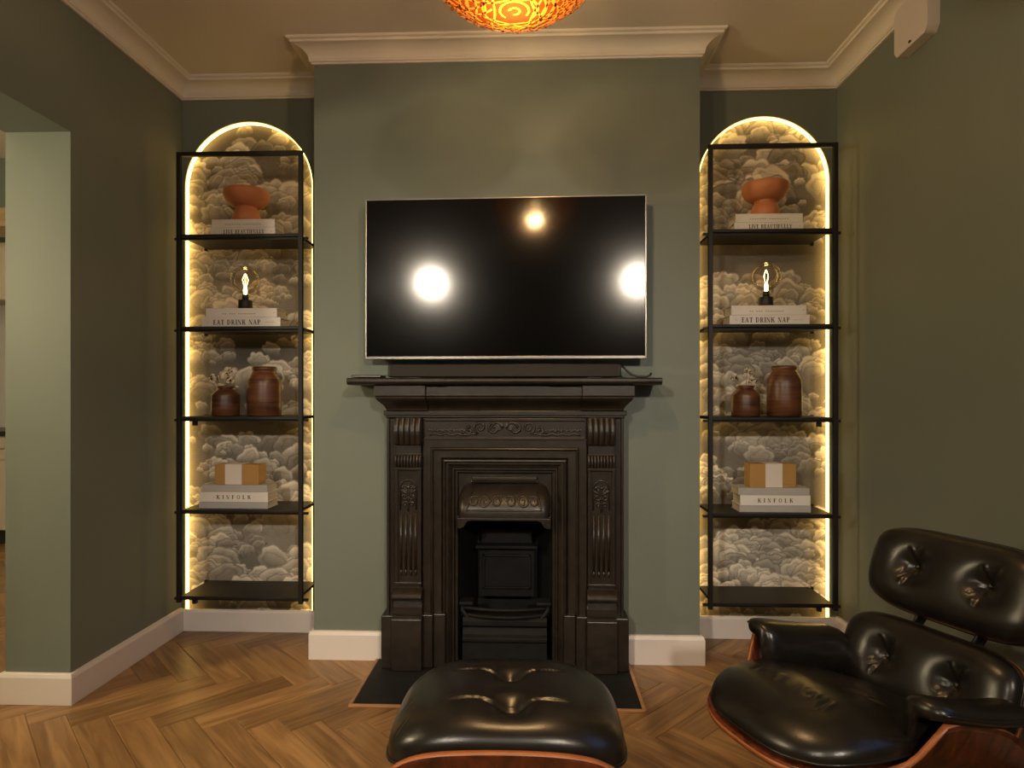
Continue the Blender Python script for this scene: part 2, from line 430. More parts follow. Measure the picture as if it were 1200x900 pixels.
# ------------------------------------------------------------------ wallpaper with printed clouds, LED strips
def cloud_print(seed, W, H):
    rg = np.random.default_rng(seed)
    yy, xx = np.mgrid[0:H, 0:W].astype(float)
    img = np.zeros((H, W)) + 0.30
    # soft banks of dark sky
    for _ in range(60):
        cx_, cy_, rx, ry = rg.uniform(0, W), rg.uniform(0, H), rg.uniform(25, 70), rg.uniform(10, 35)
        img += rg.uniform(-0.07, 0.09) * np.exp(-((xx - cx_) / rx) ** 2 - ((yy - cy_) / ry) ** 2)
    puffs = []
    for _ in range(80):                                   # cloud clusters
        cx_, cy_ = rg.uniform(-15, W + 15), rg.uniform(-30, H + 10)
        size = rg.uniform(0.7, 1.75); br = rg.uniform(0.62, 1.15); n_ = int(rg.uniform(7, 18))
        for _ in range(n_):
            t = rg.normal(0, 1); px = cx_ + t * 20 * size
            py = cy_ + (16 * size) * max(0.0, 1 - (t / 2.0) ** 2) * rg.uniform(-0.8, 1.0)
            puffs.append((py, px, rg.uniform(3.6, 13.5) * size * (1.12 - 0.22 * abs(t)), br * rg.uniform(0.85, 1.12), rg.uniform(0, 6.28), int(rg.integers(3, 8))))
    puffs.sort(key=lambda p: -p[0])
    for py, px, r, br, ph, lobes in puffs:
        if r < 2.5: continue
        m_ = int(r * 1.6) + 2
        a0, a1, b0, b1 = max(0, int(px) - m_), min(W, int(px) + m_), max(0, int(py) - m_), min(H, int(py) + m_)
        if a0 >= a1 or b0 >= b1: continue
        dx, dy = (xx[b0:b1, a0:a1] - px) / r, (yy[b0:b1, a0:a1] - py) / r
        sh = 0.35 * sin(ph * 3); dx = dx + sh * dy
        th = np.arctan2(dy, dx)
        d = np.sqrt(dx * dx * 0.80 + dy * dy * 1.05) / (0.92 + 0.20 * np.abs(np.sin(lobes * 0.5 * th + ph)) + 0.05 * np.sin(7 * th + 2 * ph))
        up = np.clip(dy * 0.5 + 0.5 + 0.15 * dx * sin(ph) + 0.10 * np.sin(lobes * th + ph) * d, 0, 1)
        val = br * (0.31 + 0.40 * up ** 1.2)
        val = val + 0.11 * br * np.exp(-((d - 0.84) / 0.12) ** 2) * np.clip(dy + .3, 0, 1)
        val = val * (1 - 0.16 * np.exp(-((d - 0.55 - 0.14 * np.sin(2 * th + ph)) / 0.06) ** 2))
        val = np.where(d > 0.94, val * 0.66, val)
        al = np.clip((1.03 - d) / 0.07, 0, 1) * np.clip(0.95 + dy * 0.95, 0, 1)
        img[b0:b1, a0:a1] = img[b0:b1, a0:a1] * (1 - al) + val * al
    img = np.clip(img, 0.06, 0.95)
    # fine engraved hatching
    img *= 1 - 0.05 * (np.sin(yy * 1.9 + 3 * np.sin(xx * 0.13)) > 0.6)
    return img
for side, seed in (('left', 3), ('right', 11)):
    cx, r, crown = ARCH[side]
    W, H = 168, 640
    img = cloud_print(seed, W, H)
    xs = np.linspace(cx - r, cx + r, W); zs = np.linspace(ZS, crown, H)
    me = bpy.data.meshes.new('arch_wallpaper')
    X_, Z_ = np.meshgrid(xs, zs)
    V = np.stack([X_.ravel(), np.full(X_.size, YB + ND), Z_.ravel()], 1)
    ii, jj = np.mgrid[0:H - 1, 0:W - 1]; base = (ii * W + jj).ravel()
    Fq = np.stack([base, base + 1, base + W + 1, base + W], 1)
    me.vertices.add(len(V)); me.vertices.foreach_set('co', V.ravel())
    me.loops.add(Fq.size); me.loops.foreach_set('vertex_index', Fq.ravel().astype(np.int32))
    me.polygons.add(len(Fq)); me.polygons.foreach_set('loop_start', np.arange(0, Fq.size, 4, dtype=np.int32))
    me.polygons.foreach_set('loop_total', np.full(len(Fq), 4, dtype=np.int32))
    me.update(calc_edges=True); me.materials.append(M['wallpaper'])
    ca_ = me.color_attributes.new('print', 'FLOAT_COLOR', 'POINT')
    t = img.ravel()[:, None]
    lo, hi = np.array([0.085, 0.076, 0.066]), np.array([0.84, 0.77, 0.66])
    c3 = lo + (hi - lo) * np.clip((t - 0.16) / 0.66, 0, 1) ** 1.35
    rgba = np.concatenate([c3, np.ones((len(c3), 1))], 1).astype(np.float32)
    ca_.data.foreach_set('color', rgba.ravel())
    o = bpy.data.objects.new('arch_wallpaper', me); col.objects.link(o)
    tag(o, 'grey cloud print wallpaper lining the lit arch in the %s alcove' % side, 'wallpaper', 'arched wallpaper panels')
    # LED strip round the inside of the reveal
    pp = arch_pts(cx, r, crown, 48, inset=0.003)
    mb = MB(); y0_, y1_ = YB + 0.004, YB + 0.032
    inn = arch_pts(cx, r, crown, 48, inset=0.006)
    for a, b_, c_, d_ in zip(pp[:-1], pp[1:], inn[1:], inn[:-1]):
        mb.add([(a[0], y0_, a[1]), (b_[0], y0_, b_[1]), (c_[0], y0_, c_[1]), (d_[0], y0_, d_[1]),
                (a[0], y1_, a[1]), (b_[0], y1_, b_[1]), (c_[0], y1_, c_[1]), (d_[0], y1_, d_[1])],
               [(0, 1, 2, 3), (7, 6, 5, 4), (3, 2, 6, 7), (0, 4, 5, 1)])
    o = mb.build('led_strip', 'led', weld=True)
    tag(o, 'warm white light strip edging the arch in the %s alcove' % side, 'light strip', 'light strips round the arches')

# ------------------------------------------------------------------ cornice and skirting
prof = [(0, ZC), (0.098, ZC), (0.098, ZC - 0.010), (0.086, ZC - 0.014), (0.086, ZC - 0.022)]
prof += [(0.084 - 0.064 * sin(pi / 2 * i / 8), ZC - 0.024 - 0.046 * (1 - cos(pi / 2 * i / 8))) for i in range(9)]
prof += [(0.018, ZC - 0.072), (0.018, ZC - 0.080), (0.010, ZC - 0.084), (0.010, ZC - 0.090), (0, ZC - 0.090)]
path = [(XR, YR), (XR, YB), (BX1, YB), (BX1, YC), (BX0, YC), (BX0, YB), (XL, YB), (XL, YR), (XR, YR)]
struct(sweep(MB(), path, prof).build('trim_1', 'ceiling'))
sp = [(0, 0), (0.020, 0), (0.020, 0.108), (0.014, 0.122), (0, 0.124)]
def skirting(name, pth, pr=sp): struct(sweep(MB(), pth, pr).build(name, 'trim', bevel=0.0015))
PLX = 0.556                     # half width of the fireplace plinth
skirting('baseboard_right', [(XR, YR), (XR, YB - 0.02)])
sa = [(0, 0), (0.020, 0), (0.020, 0.100), (0.014, 0.112), (0, 0.112)]
skirting('baseboard_alcove_right', [(XR, YB), (BX1 + 0.02, YB)], sa)
skirting('baseboard_chimney_right', [(BX1, YB), (BX1, YC), (FX + PLX + 0.002, YC)], [(o, z * 1.08) for o, z in sp])
skirting('baseboard_chimney_left', [(FX - PLX - 0.002, YC), (BX0, YC), (BX0, YB)], [(o, z * 1.08) for o, z in sp])
skirting('baseboard_alcove_left', [(BX0 - 0.02, YB), (XL, YB)], sa)
skirting('baseboard_left', [(XL, YB - 0.02), (XL, JY), (XL - WT, JY), (XL - WT, YB + 0.3)])
skirting('baseboard_left_rear', [(XL, OY0), (XL, YR)])

# ------------------------------------------------------------------ hearth
h = thing('hearth', 'black slate hearth slab with thin wooden edging before the fireplace', 'hearth', (FX - 0.015, YC, 0))
HW, HD = 0.588, 0.462
MB().box(-HW + .014, HW - .014, -HD + .014, -0.005, 0.0005, 0.010).build('slab', 'slate', h, bevel=0.002)
for nm, bx in (('edging', (-HW, HW, -HD, -HD + .014)), ('edging', (-HW, -HW + .014, -HD + .014, -0.02)), ('edging', (HW - .014, HW, -HD + .014, -0.02))):
    MB().box(*bx, 0.0005, 0.011).build(nm, 'beading', h, bevel=0.002)

# ------------------------------------------------------------------ cast iron fireplace
fp = thing('fireplace', 'ornate black cast iron fireplace with mantel shelf, pilasters and hood', 'fireplace', (FX, YC - 0.002, 0))
Z0 = 0.011
def dq(n_): return [i / n_ for i in range(n_ + 1)]
# mantel shelf with a rounded nosing and a slight break front
MS = 0.678
ms = MB()
nose = [(0, 1.285), (-0.185, 1.285), (-0.200, 1.290), (-0.207, 1.300), (-0.207, 1.308), (-0.200, 1.314), (0, 1.315)]
ms.prism_x(nose, -MS, MS)
nose2 = [(0, 1.284)] + [(y - 0.006, z + (0.001 if z > 1.3 else -0.001)) for y, z in nose[1:-1]] + [(0, 1.316)]
ms.prism_x(nose2, -MS - 0.006, -0.262); ms.prism_x(nose2, 0.206, MS + 0.006)
ms.build('mantel_shelf', 'iron', fp, bevel=0.003)
# cornice below the shelf: ovolo, with projecting end blocks
def corn(d0):
    p = [(0, 1.285), (-0.160 - d0, 1.285), (-0.160 - d0, 1.236), (-0.154 - d0, 1.232), (-0.154 - d0, 1.226)]
    p += [(-0.154 - d0 + 0.058 * sin(pi / 2 * i / 6) ** 1.4, 1.226 - 0.056 * i / 6) for i in range(1, 7)]
    return p + [(-0.092 - d0, 1.168), (0, 1.168)]
MB().prism_x(corn(0), -0.35, 0.35).build('cornice', 'iron', fp, bevel=0.002)
for s in (-1, 1):
    blk = MB(); pr_ = corn(0.018); n_ = len(pr_)
    # block with a returned (mitred) outer end
    xi = s * 0.345
    xo = [s * (0.53 + max(0, (-y - 0.110)) * 0.62) if y < -0.01 else s * 0.53 for y, z in pr_]
    v = [(xi, y, z) for y, z in pr_] + [(xo[i], pr_[i][0], pr_[i][1]) for i in range(n_)]
    v[n_] = (xo[1], 0, 1.285); v[2 * n_ - 1] = (xo[n_ - 2], 0, 1.168)
    blk.add(v, [tuple(range(n_)), tuple(range(2 * n_ - 1, n_ - 1, -1))] + [(i, i + n_, (i + 1) % n_ + n_, (i + 1) % n_) for i in range(n_)])
    blk.build('cornice_block', 'iron', fp, bevel=0.002)
MB().box(-0.548, 0.548, -0.104, 0, 1.148, 1.170).box(-0.540, 0.540, -0.098, 0, 1.138, 1.150).build('necking', 'iron', fp, bevel=0.003)
# outer frame plate
bp_ = MB()
for s in (-1, 1):
    xa, xb = sorted((s * 0.372, s * 0.536))
    bp_.box(xa, xb, -0.075, 0, 0.24, 1.14)
    xa, xb = sorted((s * 0.524, s * 0.536)); bp_.box(xa, xb, -0.088, -0.07, 0.24, 1.138)
bp_.box(-0.372, 0.372, -0.085, 0, 1.035, 1.14)
bp_.build('frame_plate', 'iron', fp, bevel=0.002)
# ornament helper: scrolling stems laid on a face
def spiral(cx, cz, r0, turns, start, dirn, n=22):
    return [(cx + r0 * (1 - 0.85 * t) * cos(start + dirn * 2 * pi * turns * t), cz + r0 * (1 - 0.85 * t) * sin(start + dirn * 2 * pi * turns * t)) for t in dq(n)]
def relief(mb, lines, yfun, r=0.0032):
    for L_ in lines:
        N = len(L_); mb.tube([(x, yfun(x, z), z) for x, z in L_], [r * (1.15 - 0.7 * abs(i / (N - 1) - 0.35)) for i in range(N)], 6)
def leaf(mb, x, z, a, l, w_, y):
    c_, s_ = cos(a), sin(a); pts = []
    for t, ww in ((0, 0), (.3, 1), (.65, .8), (1, 0)): pts.append((t * l, ww * w_))
    outl = [(p, q) for p, q in pts] + [(p, -q) for p, q in pts[-2:0:-1]]
    v = [(x + p * c_ - q * s_, y, z + p * s_ + q * c_) for p, q in outl] + [(x + .5 * l * c_, y - 0.005, z + .5 * l * s_)]
    n_ = len(outl); mb.add(v, [(i, (i + 1) % n_, n_) for i in range(n_)], 0, True)
# frieze: sunk panel with beaded border and scrolling leaf
fz = MB().box(-0.365, 0.365, -0.094, -0.08, 1.122, 1.136).box(-0.365, 0.365, -0.094, -0.08, 1.036, 1.050)
fz.build('frieze_border', 'iron', fp, bevel=0.003)
fo = MB(); yf = lambda x, z: -0.0865
lines = []
for s in (-1, 1):
    lines.append([(s * (0.005 + 0.055 * t), 1.09 + 0.022 * sin(pi * t * 1.2)) for t in dq(10)])
    lines.append([(s * x_, z_) for x_, z_ in spiral(0.038, 1.088, 0.026, 1.4, pi * 0.9, -1)])
    lines.append([(s * x_, z_) for x_, z_ in spiral(0.088, 1.092, 0.024, 1.4, -pi * 0.4, 1)])
    lines.append([(s * x_, z_) for x_, z_ in spiral(0.128, 1.080, 0.015, 1.3, pi * 0.6, -1)])
    lines.append([(s * (0.10 + 0.24 * t), 1.066 + 0.003 * sin(t * 30)) for t in dq(30)])
    for i in range(16):
        q = 0.150 + i * 0.0125; leaf(fo, s * q, 1.070 + 0.003 * (i % 2), (pi / 2 - s * 0.6), 0.020, 0.005, -0.085)
    for i in range(5): leaf(fo, s * 0.01, 1.083, pi / 2 - s * (0.1 + 0.35 * i), 0.034, 0.007, -0.086)
lines = [[(x * 1.25 if abs(x) < .16 else x, 1.088 + (z - 1.088) * 1.2) for x, z in L_] for L_ in lines]; relief(fo, lines, yf, 0.0052); fo.build('frieze_scroll', 'iron', fp)
# stepped inner frames
def uframe(name, w0, t0, prof_, zb):
    mb = MB(); rows = []
    for o_, d in prof_: rows.append([(-(w0 - o_), d, zb), (-(w0 - o_), d, t0 - o_), (w0 - o_, d, t0 - o_), (w0 - o_, d, zb)])
    mb.grid(rows, smooth=False); return mb.build(name, 'iron', fp)
uframe('outer_frame', 0.372, 1.040, [(0, -.075), (0, -.088), (.004, -.090), (.036, -.090), (.040, -.096), (.044, -.098), (.048, -.096), (.050, -.080), (.050, 0.0)], 0.02)
uframe('middle_frame', 0.322, 0.990, [(0, -.08), (0, -.082), (.034, -.082), (.040, -.072), (.044, -.086), (.050, -.088), (.054, -.084), (.054, 0)], 0.02)
uframe('inner_frame', 0.268, 0.936, [(0, -.07), (.0, -.074), (.010, -.074), (.026, -.060), (.030, -.066), (.036, -.066), (.040, -.045), (.050, -.045), (.053, -.05), (.053, 0.03)], 0.02)
# splayed foot blocks under the inner frames
for s in (-1, 1):
    for (xa, xb, d, zt) in ((0.322, 0.374, .112, .250), (0.266, 0.320, .104, .252)):
        a_, b_ = sorted((s * xa, s * xb)); MB().box(a_, b_, -d, 0, Z0, zt).build('foot_block', 'iron', fp, bevel=0.004)
# pilasters
for s in (-1, 1):
    cx = s * 0.434; hw = 0.062
    p = thing_p = MB().box(cx - hw + .004, cx + hw - .004, -0.105, -0.06, 0.24, 1.138).build('pilaster', 'iron', fp, bevel=0.002)
    def fluted(z0, z1, proj, nf, name):
        mb = MB(); rows = []
        for t in dq(8):
            z = z0 + (z1 - z0) * t; d = -0.105 - proj * sin(pi * min(1, 0.15 + 0.75 * t)) ** 0.7
            row = []
            for k in range(nf * 8 + 1):
                x = cx - hw + 2 * hw * k / (nf * 8); row.append((x, d + 0.007 * abs(sin(pi * (k / 8))) ** 0.6 * -1 + 0.004, z))
            rows.append([(cx - hw, -0.09, z)] + row + [(cx + hw, -0.09, z)])
        rows = [[(q[0], -0.09, z0) for q in rows[0]]] + rows + [[(q[0], -0.09, z1) for q in rows[0]]]
        mb.grid(rows, smooth=False); mb.build(name, 'iron', p)
    fluted(1.020, 1.136, 0.034, 5, 'fluted_corbel')
    MB().box(cx - hw, cx + hw, -0.118, -0.09, 1.016, 1.026).build('corbel_fillet', 'iron', p, bevel=0.002)
    fluted(0.915, 0.968, 0.016, 9, 'dentil_band')
    MB().box(cx - hw, cx + hw, -0.119, -0.09, 0.902, 0.914).box(cx - hw, cx + hw, -0.115, -0.09, 0.968, 0.976).build('band_fillet', 'iron', p, bevel=0.002)
    # sunk long panel: raised rails, arched floral head, flutes
    rails = MB(); rails.box(cx - hw + .002, cx - .046, -0.112, -0.10, 0.385, 0.90); rails.box(cx + .046, cx + hw - .002, -0.112, -0.10, 0.385, 0.90)
    rails.build('panel_rail', 'iron', p, bevel=0.002)
    fo = MB(); ax = [(cx - .036, 0.725)] + [(cx - .036 * cos(pi * t), 0.822 + 0.036 * sin(pi * t)) for t in dq(12)] + [(cx + .036, 0.725)]
    relief(fo, [ax], lambda x, z: -0.106, 0.0042)
    st = [[(cx, 0.715 + 0.125 * t) for t in dq(6)]]
    for q in (-1, 1):
        st.append([(cx + q * x_, z_) for x_, z_ in spiral(0.017, 0.818, 0.015, 1.3, pi, -1)])
        st.append([(cx + q * x_, z_) for x_, z_ in spiral(0.017, 0.782, 0.014, 1.3, pi, 1)])
        st.append([(cx + q * x_, z_) for x_, z_ in spiral(0.015, 0.748, 0.012, 1.2, pi, -1)])
    relief(fo, st, lambda x, z: -0.106, 0.0044)
    for i in range(5): leaf(fo, cx, 0.79, pi / 2 + (i - 2) * 0.5, 0.05, 0.006, -0.106)
    fo.build('floral_relief', 'iron', p)
    for k in range(4):
        x = cx - .033 + k * .022
        MB().tube([(x, -0.104, 0.452), (x, -0.104, 0.70)], 0.0065, 8).build('reed', 'iron', p)
        MB().lathe([(0, .018), (.004, .012), (.0075, 0), (.004, -.010), (0, -.014)], (x, -0.105, 0.437), 10).build('reed_drop', 'iron', p)
    MB().box(cx - hw, cx + hw, -0.114, -0.09, 0.385, 0.396).build('panel_sill', 'iron', p, bevel=0.002)
    rl = MB(); prf = [(-0.10, 0.372)] + [(-0.112 - 0.036 * sin(pi * t), 0.372 - 0.068 * t) for t in dq(12)] + [(-0.118, 0.296), (-0.124, 0.288), (-0.124, 0.258), (-0.135, 0.252), (-0.135, 0.242), (-0.10, 0.242)]
    rl.prism_x(prf, cx - hw - .003, cx + hw + .003, smooth=False); rl.build('scroll_roll', 'iron', p)
    MB().box(cx - .068, cx + .068, -0.150, -0.02, Z0, 0.242).build('pilaster_plinth', 'iron', p, bevel=0.004)
    a_, b_ = sorted((s * 0.372, s * 0.5545)); MB().box(a_, b_, -0.122, 0, Z0, 0.248).build('plinth', 'iron', fp, bevel=0.004)
# insert: back plate round the fire, canopy hood, fire bars, fireback
ins = MB().box(-0.216, 0.216, -0.036, 0.01, 0.69, 0.886)
ins.build('insert_plate', 'iron', fp)
hood = MB(); rows = []
for t in dq(10):                                  # bulging canopy
    z = 0.838 - 0.148 * t; d = -0.040 - 0.105 * sin(pi / 2 * min(1, t * 1.15)) ** 0.8
    hwid = 0.176 + 0.030 * min(1, t * 2.2) ** 0.5
    rows.append([(-hwid, -0.03, z), (-hwid, d + .03, z), (-hwid + .010, d + .008, z), (-hwid + .03, d, z)] + [(x * 0.16, d, z) for x in (-.8, -.4, 0, .4, .8)] + [(hwid - .03, d, z), (hwid - .010, d + .008, z), (hwid, d + .03, z), (hwid, -0.03, z)])
hood.grid([[(q[0], -0.03, 0.838) for q in rows[0]]] + rows, smooth=True)
hd_o = hood.build('hood', 'iron', fp)
lip = MB(); n_l = 12                            # lower edge with drooping corners
outl = [(-.208, .694), (.208, .694), (.208, .652), (.196, .646), (.178, .654), (.164, .676), (.15, .682), (-.15, .682), (-.164, .676), (-.178, .654), (-.196, .646), (-.208, .652)]
lip.prism(outl, -0.147, -0.136); lip.build('hood_lip', 'iron', hd_o, bevel=0.003)
for sx in (-1, 1):
    a_, b_ = sorted((sx * .200, sx * .209)); MB().box(a_, b_, -0.140, -0.03, .650, .70).build('hood_cheek', 'iron', hd_o, bevel=0.002)
MB().box(-0.148, 0.148, -0.062, -0.03, 0.846, 0.866).box(-0.156, 0.156, -0.052, -0.03, 0.838, 0.848).build('hood_top', 'iron', hd_o, bevel=0.005)
hs = MB()
def hy(x, z):
    t = (0.838 - z) / 0.148; return -0.0405 - 0.105 * sin(pi / 2 * min(1, max(0, t) * 1.15)) ** 0.8
ls = []
for s in (-1, 1):
    for (cx_, r_) in ((0.030, 0.026), (0.082, 0.027), (0.132, 0.024)):
        ls.append([(s * x_, z_) for x_, z_ in spiral(cx_, 0.765, r_, 1.5, pi * (0.8 if cx_ != 0.082 else -0.2), -1 if cx_ != 0.082 else 1)])
    ls.append([(s * (0.01 + 0.15 * t), 0.765 + 0.022 * sin(t * 9)) for t in dq(26)])
ls.append([(-0.17 + 0.34 * t, 0.728) for t in dq(20)])
ls.append([(-0.165, 0.735)] + [(-0.165 + .02 * t, 0.735 + 0.07 * t) for t in dq(6)]); ls.append([(0.165, 0.735)] + [(0.165 - .02 * t, 0.735 + 0.07 * t) for t in dq(6)])
relief(hs, ls, hy, 0.0046)
hs.build('hood_scroll', 'iron', hd_o)
# firebox
fb = MB()
fb.add([(-.216, 0.0, .0), (-.216, 0.0, .70), (-.15, .22, .70), (-.15, .22, .0)], [(0, 1, 2, 3)])
fb.add([(.216, 0.0, .0), (.216, 0.0, .70), (.15, .22, .70), (.15, .22, .0)], [(3, 2, 1, 0)])
fb.add([(-.15, .22, .0), (.15, .22, .0), (.15, .22, .70), (-.15, .22, .70)], [(0, 1, 2, 3)])
fb.add([(-.216, 0, .70), (.216, 0, .70), (.15, .22, .70), (-.15, .22, .70)], [(0, 1, 2, 3)])
fb.add([(-.216, 0, .012), (.216, 0, .012), (.15, .22, .012), (-.15, .22, .012)], [(0, 1, 2, 3)])
fb.build('firebox', 'soot', fp, recalc=False)
fbk = MB().box(-.135, .135, .13, .15, .26, .50).build('fireback', 'soot', fp, bevel=0.003)
MB().box(-.118, .118, .118, .13, .455, .468).box(-.118, .118, .118, .13, .30, .31).box(-.118, -.106, .118, .13, .30, .468).box(.106, .118, .118, .13, .30, .468).build('fireback_border', 'soot', fbk, bevel=0.003)
MB().box(-.15, .15, .09, .15, .50, .516).box(-.125, .125, .14, .20, .516, .59).build('fireback_ledge', 'soot', fbk, bevel=0.004)
gt = MB()
for z, dd in ((.232, .05), (.262, .04)):
    gt.tube([(x, -0.035 - dd * (1 - (x / .2) ** 2), z) for x in [-.2 + .04 * i for i in range(11)]], .008, 8)
gt.build('fire_bar', 'soot', fp)
for s in (-1, 1):
    sc_ = MB().box(*sorted((s * .145, s * .212)), -0.055, 0.02, .275, .292); sc_.build('grate_shoulder', 'soot', fp, bevel=0.006)
    MB().tube([(s * .200, -.03, .28), (s * .195, -.045, .25), (s * .170, -.055, .225), (s * .165, -.06, .20)], .010, 8).build('grate_bracket', 'soot', fp)
    MB().lathe([(0, .012), (.008, .008), (.010, 0), (.006, -.012), (0, -.014)], (s * .206, -.046, .635), 12).build('hinge_knob', 'iron', fp)
apron = MB().prism_x([(0.02, .225), (-.060, .225), (-.072, .212), (-.072, .190), (-.055, .178), (-.065, .150), (-.086, .138), (-.086, .125), (-.080, .115), (-.080, Z0), (0.02, Z0)], -.192, .192)
apron.build('ash_cover', 'soot', fp, bevel=0.003)

# ------------------------------------------------------------------ television
tv = thing('television', 'large flat black television with thin silver frame above the fireplace', 'television', (FX - 0.001, YC - 0.10, 1.767), rz=R(-1.3))
TW, TH = 0.634, 0.364
MB().box(-TW + .006, TW - .006, 0.004, 0.045, -TH + .006, TH - .006).build('case', 'plastic_black', tv, bevel=0.004)
MB().box(-TW + .007, TW - .007, 0.0, 0.006, -TH + .012, TH - .006).build('screen', 'screen', tv)
fr = MB()
fr.box(-TW, TW, -0.004, 0.03, TH - .006, TH); fr.box(-TW, -TW + .006, -0.004, 0.03, -TH, TH - .006); fr.box(TW - .006, TW, -0.004, 0.03, -TH, TH - .006)
fr.box(-TW + .006, TW - .006, -0.005, 0.03, -TH, -TH + .013)
fr.build('frame', 'steel', tv, bevel=0.0015)
MB().box(-.22, .22, 0.045, 0.092, -.16, .16).build('wall_bracket', 'black_metal', tv)

# things on the mantel
ZM = 1.317
sb = thing('soundbar', 'long low dark soundbar on the mantel under the television', 'soundbar', (-0.142, YC - 0.125, ZM))
MB().box(-.515, .515, -.040, .040, .002, .060).build('body', 'plastic_black', sb, bevel=0.008, seg=3)
MB().box(-.505, .505, -.043, -.038, .005, .056).build('grille', 'speaker_cloth', sb, bevel=0.002)
for s in (-1, 1): MB().box(s * .4 - .03, s * .4 + .03, -.03, .03, 0, .004).build('foot', 'plastic_black', sb)
tb = thing('media_player', 'thin flat black box at the left end of the mantel', 'media box', (-.745, YC - .125, ZM))
MB().box(-.075, .062, -.045, .045, .001, .012).build('body', 'plastic_black', tb, bevel=0.004)
MB().box(-.070, .057, -.047, -.044, .004, .008).build('front_strip', 'steel', tb)
cable = MB().tube([(.385, YC - .085, ZM + .055), (.40, YC - .09, ZM + .040), (.425, YC - .10, ZM + .016), (.45, YC - .11, ZM + .006), (.49, YC - .115, ZM + .005), (.505, YC - .12, ZM + .010), (.512, YC - .11, ZM + .020)], .005, 8).build('cable', 'plastic_black')
tag(cable, 'black cable trailing off the soundbar at the mantel right end', 'cable')

# ------------------------------------------------------------------ alarm box on the right wall
al = thing('alarm_box', 'white plastic wall box mounted high on the right wall under the cornice', 'alarm box', (XR, 2.56, 2.725))
MB().prism_x([(-.112, -.075), (-.092, -.100), (.092, -.100), (.112, -.075), (.112, .075), (.092, .095), (-.092, .095), (-.112, .075)], -.048, -.002).build('cover', 'white_plastic', al, bevel=0.010, seg=3)
MB().box(-.052, -.046, -.006, .006, -.088, -.080).build('indicator', 'plastic_black', al)

# ------------------------------------------------------------------ shelving units
SZ = [2.020, 1.573, 1.136, 0.684, 0.264]      # tops of the five shelves
YF, YK = 3.000, YB - 0.002
def shelving(side, xa, xb):
    cxs = (xa + xb) / 2
    t = thing('shelving_unit', 'black metal wall shelving with five shelves in the %s lit alcove' % side, 'shelving', (cxs, YF, 0), group='black alcove shelving units')
    hw = (xb - xa) / 2; D = YK - YF
    for s in (-1, 1):
        MB().box(s * hw - .010, s * hw + .010, 0, .020, .232, 2.420).build('post', 'black_metal', t, bevel=0.0015)
    MB().box(-hw + .010, hw - .010, 0, .020, 2.400, 2.420).build('top_bar', 'black_metal', t, bevel=0.0015)
    out = -1 if side == 'left' else 1
    for i, z in enumerate(SZ):
        sh = MB().box(-hw + .011, hw - .011, 0.002, D, z - .014, z).build('shelf', 'black_metal', t, bevel=0.0015)
        MB().box(-hw - .030, hw + .030, .020, .032, z - .024, z - .012).build('cross_rod', 'black_metal', sh)
        for s in (-1, 1):
            MB().box(s * hw - .006, s * hw + .006, D - .014, D, z - .022, z + .003).build('wall_fixing', 'black_metal', sh)
        if i in (2, 4): MB().box(out * (hw - .062) - .009, out * (hw - .062) + .009, .030, .050, z - .046, z - .014).build('bracket_tab', 'black_metal', sh)
    return t
shelving('left', -1.735, -1.135)
shelving('right', 0.822, 1.400)

